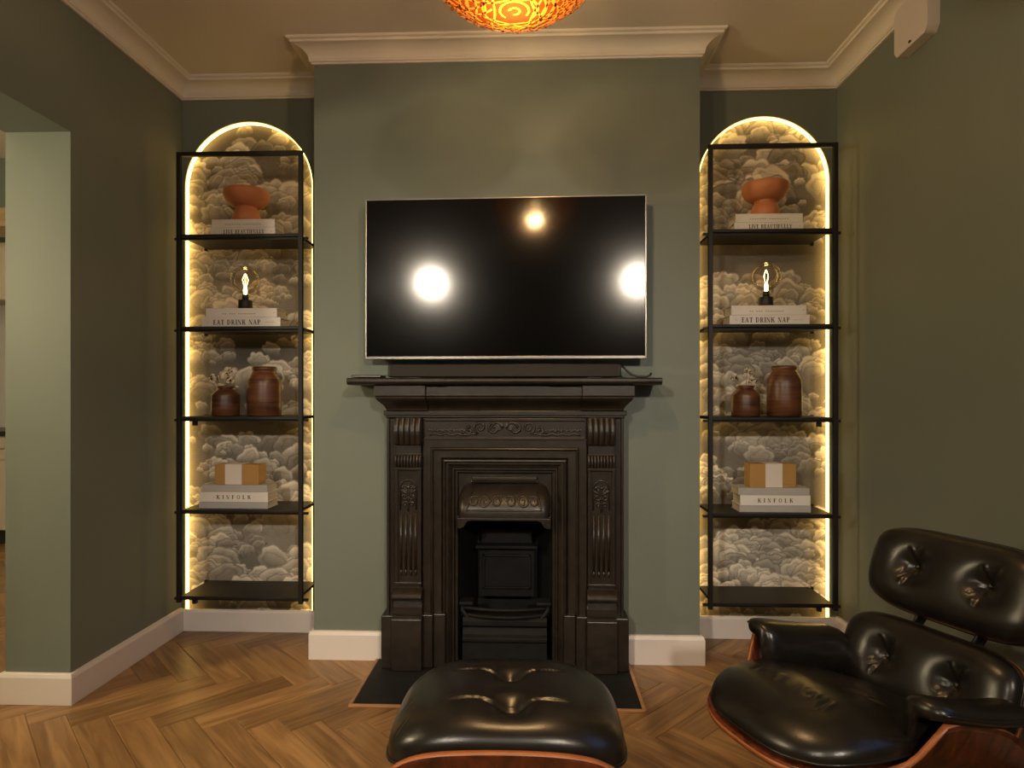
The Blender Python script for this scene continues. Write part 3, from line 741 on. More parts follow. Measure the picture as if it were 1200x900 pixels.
# ------------------------------------------------------------------ lettering for the books (serif capitals built as flat shapes)
def glyph(ch):
    T, t = 0.20, 0.085; P = []
    def rect(x0, y0, x1, y1): P.append([(x0, y0), (x1, y0), (x1, y1), (x0, y1)])
    def stem(x, y0=0, y1=1, w_=T): rect(x, y0, x + w_, y1)
    def ser(x, y, w_=T, e=.08): rect(x - e, y - (t if y > .5 else 0), x + w_ + e, y + (0 if y > .5 else t))
    def dia(x0, y0, x1, y1, w_): P.append([(x0, y0), (x0 + w_, y0), (x1 + w_, y1), (x1, y1)])
    def arc(cx, cy, rx, ry, a0, a1, tk, tn=t):
        n_ = 12
        for i in range(n_):
            a, b_ = a0 + (a1 - a0) * i / n_, a0 + (a1 - a0) * (i + 1) / n_
            P.append([(cx + rx * cos(a), cy + ry * sin(a)), (cx + rx * cos(b_), cy + ry * sin(b_)), (cx + (rx - tk) * cos(b_), cy + (ry - tn) * sin(b_)), (cx + (rx - tk) * cos(a), cy + (ry - tn) * sin(a))])
    w_ = 0.6
    if ch == 'I': stem(.08); ser(.08, 0); ser(.08, 1); w_ = .33
    elif ch in 'LEF':
        stem(.08); ser(.08, 1)
        if ch in 'LE': rect(0, 0, .58, t); rect(.53, 0, .58, .24)
        else: ser(.08, 0)
        if ch in 'EF': rect(0, 1 - t, .56, 1); rect(.51, .76, .56, 1); rect(.2, .48, .44, .48 + t); rect(.40, .38, .44, .64)
        w_ = .6
    elif ch == 'T': stem(.24); ser(.24, 0); rect(0, 1 - t, .65, 1); rect(0, .74, .05, 1); rect(.60, .74, .65, 1); w_ = .66
    elif ch == 'N': rect(.08, 0, .13, 1); rect(.62, 0, .67, 1); dia(.05, 1, .50, 0, .19); ser(.08, 0, .05); ser(.62, 1, .05); w_ = .76
    elif ch == 'K': stem(.08); ser(.08, 0); ser(.08, 1); dia(.22, .40, .60, 1, t * 1.3); dia(.34, .56, .56, 0, .19); rect(.50, 0, .82, t); rect(.5, 1 - t, .76, 1); w_ = .80
    elif ch == 'O': arc(.38, .5, .38, .52, 0, 2 * pi, .16); w_ = .78
    elif ch == 'A': dia(.04, 0, .34, 1, t); dia(.50, 0, .28, 1, .18); rect(.15, .30, .55, .30 + t); rect(-.04, 0, .18, t); rect(.44, 0, .76, t); w_ = .74
    elif ch == 'V': dia(.27, 0, .02, 1, .18); dia(.36, 0, .62, 1, t); rect(-.04, 1 - t, .28, 1); rect(.54, 1 - t, .76, 1); w_ = .72
    elif ch == 'Y': dia(.24, .45, .0, 1, .18); dia(.34, .45, .58, 1, t); stem(.24, 0, .46); ser(.24, 0); rect(-.06, 1 - t, .26, 1); rect(.5, 1 - t, .7, 1); w_ = .66
    elif ch == 'U': stem(.08, .28, 1); ser(.08, 1); rect(.58, .28, .63, 1); ser(.58, 1, .05); arc(.355, .30, .275, .30, pi, 2 * pi, .11); w_ = .72
    elif ch == 'D': stem(.08); rect(0, 0, .36, t); rect(0, 1 - t, .36, 1); arc(.34, .5, .36, .5, -pi / 2, pi / 2, .16); w_ = .76
    elif ch in 'PR':
        stem(.08); ser(.08, 0); rect(0, 1 - t, .36, 1); rect(.2, .46, .36, .46 + t); arc(.34, .73, .26, .27, -pi / 2, pi / 2, .14)
        if ch == 'R': dia(.52, 0, .30, .48, .18); rect(.5, 0, .76, t)
        w_ = .64 if ch == 'P' else .74
    elif ch == 'B': stem(.08); rect(0, 0, .38, t); rect(0, 1 - t, .36, 1); rect(.2, .49, .38, .49 + t); arc(.34, .755, .24, .245, -pi / 2, pi / 2, .13); arc(.36, .265, .28, .265, -pi / 2, pi / 2, .15); w_ = .68
    elif ch == '-': rect(0, .46, .18, .54); w_ = .2
    elif ch == '.': rect(0, .42, .10, .54); w_ = .12
    elif ch == '~': rect(0, .15, .30, .35); w_ = .36        # illegible small print
    elif ch == '=': rect(0, .44, 1.4, .50); w_ = 1.45
    else: w_ = .34
    return P, w_
def lettering(text, height, width, cx, y, cz, parent, material='ink', name='lettering', track=0.12):
    polys = []; x = 0
    for ch in text:
        P, w_ = glyph(ch)
        for p in P: polys.append([(q[0] + x, q[1]) for q in p])
        x += w_ + track
    total = x - track; sx = width / total
    mb = MB()
    for p in polys: mb.add([(cx - width / 2 + q[0] * sx, y, cz + (q[1] - .5) * height) for q in p], [tuple(range(len(p)))])
    o = mb.build(name, material, parent, recalc=False); return o

# ------------------------------------------------------------------ books, bowls, lamps, jars, boxes
def pxX(px, Y): a = (px - 600) / F_PX; return Y * (a * cos(yaw) - sin(yaw)) / (a * sin(yaw) + cos(yaw))
YI = YF + 0.035
def book(px0, px1, z0, hgt, side, label, cover, texts, group, depth=0.125, rz=0.0):
    xa, xb = pxX(px0, YI), pxX(px1, YI); wd = (xb - xa) / 2; cx = (xa + xb) / 2
    t = thing('book', label, 'book', (cx, YI + depth / 2, z0), rz, group)
    c = MB(); c.box(-wd, wd, -depth / 2, -depth / 2 + .004, 0, hgt); c.box(-wd, wd, -depth / 2 + .004, depth / 2, 0, .003); c.box(-wd, wd, -depth / 2 + .004, depth / 2, hgt - .003, hgt)
    c.build('cover', cover, t, bevel=0.0015)
    MB().box(-wd + .005, wd - .005, -depth / 2 + .005, depth / 2 - .005, .003, hgt - .003).build('pages', 'pages', t)
    for (tx, hh, ww, ox, mt) in texts: lettering(tx, hh * hgt, ww * 2 * wd, ox * 2 * wd, -depth / 2 - .0006, hgt / 2, t, mt)
    return t

def bowl(px, z, label):
    t = thing('pedestal_bowl', label, 'bowl', (pxX(px, YI + .08), YI + .085, z), 0, 'terracotta pedestal bowls')
    MB().lathe([(0, 0), (.062, 0), (.067, .004), (.0685, .016), (.066, .036), (.059, .056), (.051, .070), (.049, .078), (.052, .081)], (0, 0, 0), 40).build('foot', 'terracotta', t)
    MB().lathe([(.046, .080), (.062, .082), (.082, .092), (.099, .110), (.108, .130), (.110, .148), (.107, .162), (.103, .165), (.100, .160), (.100, .146), (.090, .120), (.060, .104), (0, .100)], (0, 0, 0), 48).build('dish', 'terracotta', t)
    return t

def bulb_lamp(px, z, label):
    x = pxX(px, YI + .07)
    t = thing('bulb_lamp', label, 'lamp', (x, YI + .07, z), 0, 'bare bulb table lamps')
    MB().lathe([(0, 0), (.032, 0), (.0335, .002), (.0335, .046), (.032, .048), (0, .048)], (0, 0, 0), 32).build('base', 'black_metal', t)
    MB().lathe([(.0, .046), (.0155, .046), (.0155, .074), (.013, .076), (0, .076)], (0, 0, 0), 24).build('socket', 'black_metal', t)
    gp = [(.013, .074), (.014, .082), (.020, .092)] + [(.070 * sin(a), .150 - .070 * cos(a)) for a in [0.42 + (pi - 0.42) * i / 18 for i in range(19)]]
    g = MB().lathe(gp, (0, 0, 0), 40).build('glass_globe', 'glass', t)
    MB().lathe([(.0, .078), (.008, .080), (.0095, .095), (.007, .112), (.003, .120), (0, .121)], (0, 0, 0), 16).build('lit_mount', 'filament', t)
    f = MB()
    for k in range(4):
        a = k * pi / 2 + .4
        f.tube([(.004 * cos(a), .004 * sin(a), .112), (.011 * cos(a), .011 * sin(a), .140), (.013 * cos(a), .013 * sin(a), .150), (.006 * cos(a), .006 * sin(a), .172), (.001 * cos(a), .001 * sin(a), .180)], .0011, 6)
    f.build('filament', 'filament', t)
    return t

def jar(px, z, r, hgt, neck, label, grp, y_off=.07):
    t = thing('wooden_jar', label, 'jar', (pxX(px, YI + y_off), YI + y_off, z), rnd.uniform(0, 3), grp)
    s = hgt
    MB().lathe([(0, 0), (r * .93, 0), (r, .006), (r, s * .30), (r * 1.0, s * .66), (r * .97, s * .72), (neck * 1.06, s * .885), (neck, s * .90), (neck, s * .91)], (0, 0, 0), 40).build('body', 'jar', t)
    MB().lathe([(neck * .98, s * .905), (neck * 1.08, s * .93), (neck * 1.10, s * .965), (neck * 1.02, s), (neck * .88, s * .995), (neck * .82, s * .95), (neck * .80, s * .5), (0, s * .48)], (0, 0, 0), 40).build('rim', 'jar', t)
    return t

def flowers(px, z, label):
    t = thing('dried_flowers', label, 'flowers', (pxX(px, YI + .07), YI + .07, z), 0, 'dried flower sprigs in small jars')
    rg = random.Random(int(px))
    heads = [(-.052, -.012, .185, 1.0), (.028, -.010, .175, 1.0), (.012, .02, .225, .75), (-.030, .02, .150, .6), (.045, .01, .140, .6), (.018, -.02, .205, .6)]
    for (hx, hy_, hz, s) in heads:
        MB().tube([(hx * .12, hy_ * .12, .085), (hx * .5, hy_ * .5, hz * .72), (hx, hy_, hz)], .0013, 5).build('stem', 'stem', t)
        fm = MB(); dm = MB()
        R_ = .022 * s
        for k in range(26):                       # small round head of petals
            a = rg.uniform(0, 2 * pi); ph = math.acos(rg.uniform(-.5, 1)); d = Vector((sin(ph) * cos(a), sin(ph) * sin(a), cos(ph)))
            c_ = Vector((hx, hy_, hz)) + d * R_ * rg.uniform(.6, 1.0)
            u = d.orthogonal().normalized(); v_ = d.cross(u); l = .0075 * s + .001
            tgt = dm if k % 5 == 0 else fm
            pts_ = [c_ + u * l, c_ + v_ * l * .8, c_ - u * l, c_ - v_ * l * .8, c_ + d * l * .7]
            tgt.add(pts_, [(0, 1, 4), (1, 2, 4), (2, 3, 4), (3, 0, 4), (3, 2, 1, 0)])
        fm.build('flower_head', 'petal', t, recalc=False); dm.build('seed_specks', 'seed', t, recalc=False)
    return t

def gift_box(px0, px1, z, hgt, depth, label, b0, b1, rz=0.0):
    xa, xb = pxX(px0, YI), pxX(px1, YI); wd = (xb - xa) / 2
    t = thing('card_box', label, 'box', ((xa + xb) / 2, YI + .02 + depth / 2, z), rz, 'mustard card boxes')
    MB().box(-wd, wd, -depth / 2, depth / 2, 0, hgt * .80).build('base', 'mustard', t, bevel=0.002)
    MB().box(-wd - .001, wd + .001, -depth / 2 - .001, depth / 2 + .001, hgt * .12, hgt).build('lid', 'mustard', t, bevel=0.002)
    x0_, x1_ = -wd + 2 * wd * b0, -wd + 2 * wd * b1
    MB().box(x0_, x1_, -depth / 2 - .0022, -depth / 2 - .0010, 0, hgt + .001).box(x0_, x1_, -depth / 2 - .002, depth / 2 + .002, hgt + .0002, hgt + .0012).box(x0_, x1_, depth / 2 + .0010, depth / 2 + .0022, 0, hgt + .001).build('paper_band', 'paper', t)
    return t

TINY1 = '~~~~~~~ ~~~~~~~~'
TINY2 = '~~ ~~~ ~~~~~~~~'
for side in ('left', 'right'):
    Lf = side == 'left'
    G = 'coffee table books on the alcove shelves'
    # top shelf
    z = SZ[0] + .0005
    a, b_ = ((246, 322.5), (860.5, 942))[0 if Lf else 1]
    book(a, b_, z, .038, side, 'white hardback with dark serif title, lower of two under %s alcove bowl' % side, 'book_white', [('LIVE BEAUTIFULLY', .50, .62, .02, 'ink'), ('.', .5, .012, -.44, 'ink'), ('.', .5, .012, .44, 'ink')], G)
    a, b_ = ((248, 322), (862, 941))[0 if Lf else 1]
    book(a, b_, z + .0385, .041, side, 'white hardback directly beneath the terracotta bowl in %s alcove' % side, 'book_white', [(TINY1, .45, .58, .0, 'ink_grey'), ('.', .4, .010, -.44, 'ink_grey')], G)
    bowl(288.5 if Lf else 897, z + .080, 'terracotta pedestal bowl on two white books, top shelf of %s alcove' % side)
    # second shelf
    z = SZ[1] + .0005
    a, b_ = ((236, 328.5), (855, 949))[0 if Lf else 1]
    book(a, b_, z, .046, side, 'white hardback with bold black capitals, lower book under %s alcove lamp' % side, 'book_white', [('EAT DRINK NAP', .52, .60, -.05, 'ink'), ('==', .5, .12, .36, 'ink_grey'), ('.', .5, .012, -.42, 'ink')], G)
    a, b_ = ((241, 324.5), (857, 945))[0 if Lf else 1]
    book(a, b_, z + .0465, .045, side, 'white hardback directly beneath the bare bulb lamp in %s alcove' % side, 'book_white', [(TINY2, .45, .46, -.03, 'ink_grey'), ('.', .5, .016, .46, 'ink')], G)
    bulb_lamp(287.5 if Lf else 897.8, z + .092, 'bare globe bulb lamp with black base in %s alcove' % side)
    # third shelf
    z = SZ[2] + .0005
    jar(264.5 if Lf else 873.5, z, .066, .150, .036, 'short brown wooden jar holding dried flowers in %s alcove' % side, 'short brown jars')
    flowers(264.5 if Lf else 874, z, 'cream dried flowers in the short jar of %s alcove' % side)
    jar(310 if Lf else 919, z, .080, .245, .054, 'tall empty brown wooden jar on third shelf of %s alcove' % side, 'tall brown jars')
    # fourth shelf
    z = SZ[3] + .0005
    a, b_ = ((233, 314), (866.5, 950.5))[0 if Lf else 1]
    book(a, b_, z, .032, side, 'grey book at the bottom of the three book stack in %s alcove' % side, 'book_grey', [], G, .13)
    a, b_ = ((234, 314), (867.5, 950))[0 if Lf else 1]
    book(a, b_, z + .0325, .048, side, 'white book with one spaced black word on spine in %s alcove' % side, 'book_white', [('- K I N F O L K -', .40, .60, .0, 'ink')], G, .13)
    a, b_ = ((236.5, 313), (865, 949))[0 if Lf else 1]
    book(a, b_, z + .081, .034, side, 'thin grey book directly beneath the mustard box in %s alcove' % side, 'book_grey', [], G, .125)
    if Lf: gift_box(249, 302, z + .1155, .098, .075, 'mustard box with white paper band on books in left alcove', .24, .62, R(-3))
    else: gift_box(880, 935, z + .1155, .112, .075, 'mustard box with white paper band on books in right alcove', .33, .70, R(3))

# ------------------------------------------------------------------ woven pendant lamp
PX, PY, PZ = -0.058, 1.70, 2.442
pd = thing('pendant_lamp', 'glowing amber woven pendant lamp hanging from the ceiling', 'pendant lamp', (PX, PY, ZC))
AX, AZ = 0.255, 0.176
zc = PZ - ZC
shade = MB(); rr = random.Random(5)
patches = [(0, 0, -1, .62, 9, 2 * pi)]
for i in range(11): patches.append((cos(i * .571 + .3) * .8, sin(i * .571 + .3) * .8, -.62, .74, 7, 2 * pi))
for i in range(12): patches.append((cos(i * .524), sin(i * .524), -.05 + .1 * (i % 3), .72, 7, 2 * pi))
for i in range(9): patches.append((cos(i * .698 + .2) * .8, sin(i * .698 + .2) * .8, .62, .72, 9, 2 * pi))
patches.append((0, 0, 1, .70, 8, 2 * pi))
for g_, (ax_, ay_, az_, off0, nq, span) in enumerate(patches):
    ax = Vector((ax_, ay_, az_)).normalized(); u = ax.orthogonal().normalized(); v_ = ax.cross(u)
    a0 = rr.uniform(0, 2 * pi); k_ = 1.0 + .010 * (g_ % 5)
    for q in range(nq):
        ang = math.acos(off0) * (q + .6) / nq; n_ = 40; P0 = []; P1 = []; an0 = a0 + rr.uniform(0, 6); sp_ = span * rr.uniform(.45, .85)
        for i in range(n_ + 1):
            a = an0 + sp_ * i / n_
            for lst, da in ((P0, -.014), (P1, .014)):
                d = ax * cos(ang + da) + (u * cos(a) + v_ * sin(a)) * sin(ang + da)
                lst.append((d.x * AX * k_ * .96, d.y * AX * k_ * .96, zc + d.z * AZ * k_ * .96))
        shade.grid([P0, P1], smooth=False)
shade.build('woven_shade', 'cane', pd, recalc=False)
lin = MB(); pr = [(AX * .93 * sin(pi * i / 28), zc - AZ * .93 * cos(pi * i / 28)) for i in range(0, 26)]
lin.lathe(pr, (0, 0, 0), 56); lin.build('shade_lining', 'cane_lining', pd, recalc=False)
MB().tube([(0, 0, zc + .06), (0, 0, -.02)], .004, 8).build('cord', 'plastic_black', pd)
MB().lathe([(0, 0), (.05, 0), (.05, -.012), (.035, -.026), (.006, -.03), (0, -.03)], (0, 0, 0), 28).build('ceiling_rose', 'white_plastic', pd)
MB().lathe([(0, zc + .075), (.018, zc + .07), (.018, zc + .03), (0, zc + .03)], (0, 0, 0), 20).build('socket', 'brass', pd)
M['pbulb'] = emit('pendant_bulb_glass', (1.0, 0.74, 0.38), 40.0)
MB().lathe([(.012, zc + .03), (.016, zc + .01), (.030, zc - .02), (.033, zc - .045), (.026, zc - .068), (.012, zc - .079), (0, zc - .081)], (0, 0, 0), 24).build('bulb', 'pbulb', pd)
ld = bpy.data.lights.new('pendant_glow', 'POINT'); ld.energy = P_PENDANT; ld.color = (1.0, 0.74, 0.44); ld.shadow_soft_size = 0.035
lo_ = bpy.data.objects.new('pendant_light', ld); col.objects.link(lo_); lo_.parent = pd; lo_.location = (0, 0, zc - .095)

# globe lights on the ceiling behind the viewer (seen mirrored in the television) and in the kitchen
def globe_light(x, y, r, drop, label, material, grp):
    t = thing('ceiling_light', label, 'ceiling light', (x, y, ZC), 0, grp)
    MB().lathe([(0, 0), (.06, 0), (.06, -.02), (.02, -.03), (.012, -.03), (.012, -drop + r * .9), (.03, -drop + r * .85)], (0, 0, 0), 28).build('fitting', 'brass', t)
    MB().lathe([(r * sin(pi * i / 20), -drop - r * cos(pi * i / 20)) for i in range(21)], (0, 0, 0), 32).build('glass_globe', material, t)
    return t
def spotlight(x, y, z, aim, label):
    """ceiling spotlight on a short stem, its head turned to the fireplace"""
    t = thing('ceiling_spotlight', label, 'spotlight', (x, y, ZC), 0, 'rear ceiling spotlights')
    MB().lathe([(0, 0), (.05, 0), (.05, -.015), (.012, -.022), (.012, z - ZC + .02), (0, z - ZC + .02)], (0, 0, 0), 24).build('stem', 'white_plastic', t)
    d = (Vector(aim) - Vector((x, y, z))).normalized(); q = d.to_track_quat('-Z', 'Y')
    hd_ = MB().lathe([(0, .09), (.045, .08), (.06, .05), (.084, -.05), (.080, -.05), (.076, -.035), (.0, -.034)], (0, 0, 0), 32).build('head', 'white_plastic', t)
    hd_.location = (0, 0, z - ZC); hd_.rotation_mode = 'QUATERNION'; hd_.rotation_quaternion = q
    MB().lathe([(0, -.040), (.070, -.040), (.070, -.036), (0, -.036)], (0, 0, 0), 32).build('lens', 'globe', hd_)
    l = bpy.data.lights.new('spot_beam', 'SPOT'); l.energy = P_SPOT; l.color = (1.0, 0.86, 0.68); l.spot_size = R(46); l.spot_blend = 1.0; l.shadow_soft_size = .13
    o = bpy.data.objects.new('spot_beam', l); col.objects.link(o); o.parent = hd_; o.location = (0, 0, -.06)
spotlight(-1.50, -1.95, 2.62, (-.10, 2.94, .55), 'lit ceiling spotlight mirrored at the television left')
spotlight(1.005, -1.95, 2.62, (-.10, 2.94, .55), 'lit ceiling spotlight mirrored at the television right')
globe_light(-3.2, 1.2, .11, 1.0, 'lit globe light hanging in the kitchen beyond the opening', 'kglobe', None)
globe_light(-3.3, 4.70, .11, .45, 'lit globe light near the kitchen cabinets beyond the opening', 'kglobe_dim', None)

# ------------------------------------------------------------------ leather cushions
def sgnpow(c, e): return math.copysign(abs(c) ** e, c)
def cushion_mb(a, b_, n_exp, top, bot, deform, dim=(), crease=(), nr=34, ntheta=128, roundness=2.6):
    """pillow on a superellipse outline; dim: (x,y,depth,radius), crease: functions (x,y)->dz"""
    mb = MB(); e = 2.0 / n_exp
    def ring(s, sign):
        out = []
        for k in range(ntheta):
            th = 2 * pi * k / ntheta
            x, y = a * sgnpow(cos(th), e) * s, b_ * sgnpow(sin(th), e) * s
            hh = (1 - s ** roundness) ** (1 / roundness) if s < 1 else 0.0
            if sign > 0:
                z = top * hh
                for (dx, dy, dd, dr) in dim:
                    q = ((x - dx) ** 2 + (y - dy) ** 2) / dr ** 2; z -= dd * exp(-q) * hh + dd * .5 * exp(-q * 9)
                for cf in crease: z += cf(x, y) * hh
            else: z = -bot * hh
            out.append(deform(x, y, z))
        return out
    S = [1 - (1 - i / nr) ** 1.7 for i in range(1, nr + 1)]
    rows = [ring(s, 1) for s in S]
    P = [r_ + [r_[0]] for r_ in rows]
    mb.grid(P)
    c0 = ring(0.0, 1)[0]; o = len(mb.v); mb.v.append(tuple(c0))
    for k in range(ntheta): mb.f.append([o, k, k + 1]); mb.mi.append(0); mb.sm.append(True)
    S2 = [1, .96, .85, .6, .3]
    base = len(mb.v); P = [r_ + [r_[0]] for r_ in [ring(s, -1) for s in S2]]
    mb.grid(P, flip=True)
    o = len(mb.v); mb.v.append(tuple(ring(0.0, -1)[0])); st = base + (len(S2) - 1) * (ntheta + 1)
    for k in range(ntheta): mb.f.append([o, st + k + 1, st + k]); mb.mi.append(0); mb.sm.append(True)
    return mb
def outline_pts(a, b_, n_exp, deform, z=0.0, n=96):
    return [deform(a * sgnpow(cos(2 * pi * k / n), 2 / n_exp), b_ * sgnpow(sin(2 * pi * k / n), 2 / n_exp), z) for k in range(n)]
def line_crease(x0, y0, x1, y1, depth, wid):
    """a fold along a segment: groove with a ridge beside it"""
    dx, dy = x1 - x0, y1 - y0; L2 = dx * dx + dy * dy; L_ = sqrt(L2)
    def f(x, y):
        t = ((x - x0) * dx + (y - y0) * dy) / L2
        if t < -.15 or t > 1.15: return 0.0
        win_ = max(0.0, 1 - (2 * t - 1) ** 2) ** .6 if 0 <= t <= 1 else 0.0
        d = ((x - x0) * dy - (y - y0) * dx) / L_
        return win_ * depth * (-exp(-(d / wid) ** 2) + 0.8 * exp(-((d - 2.0 * wid) / (1.1 * wid)) ** 2))
    return f
def button(parent, p, n_, r=.008):
    n_ = Vector(n_).normalized(); u = n_.orthogonal().normalized(); v_ = n_.cross(u); mb = MB(); p = Vector(p); rows = []
    for t in dq(5):
        a = pi / 2 * t; rows.append([p + n_ * (r * .6 * sin(a)) + (u * cos(2 * pi * k / 14) + v_ * sin(2 * pi * k / 14)) * r * max(cos(a), 1e-4) for k in range(15)])
    mb.grid(rows); return mb.build('button', 'leather', parent)

# ------------------------------------------------------------------ ottoman
OTX, OTY = -0.078, 1.75
ot = thing('ottoman', 'black leather ottoman with bent rosewood shell in front of the fireplace', 'ottoman', (OTX, OTY, 0), R(0.5))
OA, OB = 0.312, 0.228
def odef(x, y, z): return (x, y, 0.362 + z - 0.055 * abs(x / OA) ** 3 + 0.012 * (1 - (y / OB) ** 2))
cr = []
for yb in (0.055, -0.115):
    for s in (-1, 1):
        pa, pb, pc, pe = (s * .012, yb - .004), (s * .085, yb + .016), (s * .07, yb + .013), (s * .165, yb + .006)
        cr.append(line_crease(*pa, *pb, .0055, .005) if s < 0 else line_crease(*pb, *pa, .0055, .005))
        cr.append(line_crease(*pc, *pe, .0045, .005) if s < 0 else line_crease(*pe, *pc, .0045, .005))
for y_ in (.10, .02, -.06, -.14): cr.append(line_crease(-.285, y_ - .02, -.255, y_ + .015, .004, .004))
oc = cushion_mb(OA, OB, 4.2, 0.085, 0.030, odef, dim=((0.006, .055, .022, .036), (0.014, -.115, .022, .036), (0.006, .055, .013, .10), (0.014, -.115, .013, .09)), crease=cr, nr=56, ntheta=200, roundness=3.2)
oc.build('cushion', 'leather', ot)
for (bx, by) in ((.006, .055), (.014, -.115)): button(ot, odef(bx, by, .085 - .054), (0, 0, 1))
MB().tube(outline_pts(OA, OB, 4.2, lambda x, y, z: odef(x * 1.003, y * 1.003, z - .004), n=120), .0045, 8, closed=True).build('piping', 'leather', ot)
# bent shell: front and back turned up
def oshell(x, s_):
    a_, r_ = .120, .10; q = abs(s_); sg = 1 if s_ > 0 else -1
    if q < a_: y, hh, ny, nz = q, 0.0, 0.0, -1.0
    else:
        th = min((q - a_) / r_, 1.18); rest_ = max(0, (q - a_) - 1.18 * r_)
        y = a_ + r_ * sin(th) + rest_ * cos(th); hh = r_ * (1 - cos(th)) + rest_ * sin(th); ny, nz = sin(th), -cos(th)
    return Vector((x, sg * y, .243 + hh - .012 * abs(x / .3) ** 2)), Vector((0, sg * ny, nz))
nx, ns = 40, 48; top_, bot_ = [], []
for i in range(nx + 1):
    x = -.305 + .610 * i / nx; k = abs(x / .309)
    smax = .120 + .118 + .098 * (1 - k ** 6.0) ** .8 - .01 * k ** 2
    rt, rb = [], []
    for j in range(ns + 1):
        p, n_ = oshell(x, smax * (2 * j / ns - 1)); rt.append(p); rb.append(p + n_ * .014)
    top_.append(rt); bot_.append(rb)
sh = MB(); sh.grid(top_, 0); sh.grid(bot_, 0)
for A_, B_ in ((0, None), (ns, None)):
    sh.grid([[top_[i][A_] for i in range(nx + 1)], [bot_[i][A_] for i in range(nx + 1)]], 1)
for i_ in (0, nx): sh.grid([top_[i_], bot_[i_]], 1)
sh.build('shell', ['rosewood', 'ply'], ot, weld=True)
MB().tube([(0, 0, .225), (0, 0, .06)], .022, 16).build('column', 'black_metal', ot)
for k in range(4):
    a = pi / 4 + k * pi / 2
    MB().tube([(0, 0, .095), (.12 * cos(a), .12 * sin(a), .075), (.25 * cos(a), .25 * sin(a), .018)], [.018, .015, .010], 10).build('base_leg', 'black_metal', ot)
    MB().lathe([(0, 0), (.014, 0), (.014, .012), (0, .016)], (.25 * cos(a), .25 * sin(a), 0.0), 14).build('glide', 'black_metal', ot)

# ------------------------------------------------------------------ lounge chair (local: x to the sitter's left, -y forward)
CHX, CHY, CHA, CHS = 0.936, 1.832, 22.5, 0.955
ch = thing('lounge_chair', 'black leather lounge chair with bent rosewood shells by the right wall', 'armchair', (CHX, CHY, 0), R(-90 + CHA))
ch.scale = (CHS, CHS, CHS)
def seat_z(t): return .315 + .255 * t - (0.9 * (t - .18) ** 2 if t > .18 else 0)      # t forward
def smooth(a, b_, x):
    q = min(1, max(0, (x - a) / (b_ - a))); return q * q * (3 - 2 * q)
def seat_pt(xa, t):
    """xa: arc length sideways, t: forward"""
    a_, r_ = .185, .11; q = abs(xa); sg = 1 if xa > 0 else -1; thm = 1.2
    lift = 1 - smooth(.10, .30, t) * .8
    if q < a_: x, hh, nx_, nz_ = q, 0, 0, -1
    else:
        th = min((q - a_) / r_, thm) ; rest_ = max(0, q - a_ - thm * r_)
        x = a_ + r_ * sin(th) + rest_ * cos(th); hh = r_ * (1 - cos(th)) + rest_ * sin(th); nx_, nz_ = sin(th), -cos(th)
    return Vector((sg * x, -t, seat_z(t) + hh * lift)), Vector((sg * nx_, 0, nz_))
SB = .385
SO = .075
def shell_outline(th):
    x, t = .290 * sgnpow(cos(th), 2 / 3.0), SB * sgnpow(sin(th), 2 / 3.0)
    t += SO
    return x * (1 + .46 * (1 - smooth(.10, .22, t))), t
N_ = 144; rows_t, rows_b = [], []
for s in [i / 22 for i in range(1, 23)]:
    rt, rb = [], []
    for k in range(N_ + 1):
        x, t = shell_outline(2 * pi * (k % N_) / N_); p, n_ = seat_pt(x * s, (t - SO) * s + SO); rt.append(p); rb.append(p + n_ * .015)
    rows_t.append(rt); rows_b.append(rb)
sh = MB(); sh.grid(rows_t, 0); sh.grid(rows_b, 0, flip=True); sh.grid([rows_t[-1], rows_b[-1]], 1)
for rows in (rows_t, rows_b):
    p, n_ = seat_pt(0, SO)
    for k in range(N_): sh.add([rows[0][k], rows[0][k + 1], p if rows is rows_t else p + n_ * .015], [(0, 1, 2)], 0, True)
sh.build('seat_shell', ['rosewood', 'ply'], ch, weld=True)
# seat cushion
def sdef(x, t, z):
    p, n_ = seat_pt(x, t + SO); k = smooth(.20, .31, abs(x)); return (p.x - math.copysign(.02 * k, x) * 0, p.y, p.z + z + .012)
cr = [line_crease(-.20 + .05 * i, .165 + .01 * (i % 2), -.185 + .05 * i, .235 - .012 * (i % 3), .0045, .007) for i in range(1, 7)]
cr += [line_crease(-.02, -.02, .05, -.05, .004, .006), line_crease(.05, -.01, .12, -.03, .004, .006)]
sc = cushion_mb(.285, .375, 3.0, .098, .010, sdef, dim=((0, -.02, .010, .10),), crease=cr, nr=48, ntheta=180, roundness=2.5)
sc.build('seat_cushion', 'leather', ch)
MB().tube(outline_pts(.283, .373, 3.0, lambda x, t, z: sdef(x, t, .004), n=110), .004, 8, closed=True).build('seat_piping', 'leather', ch)
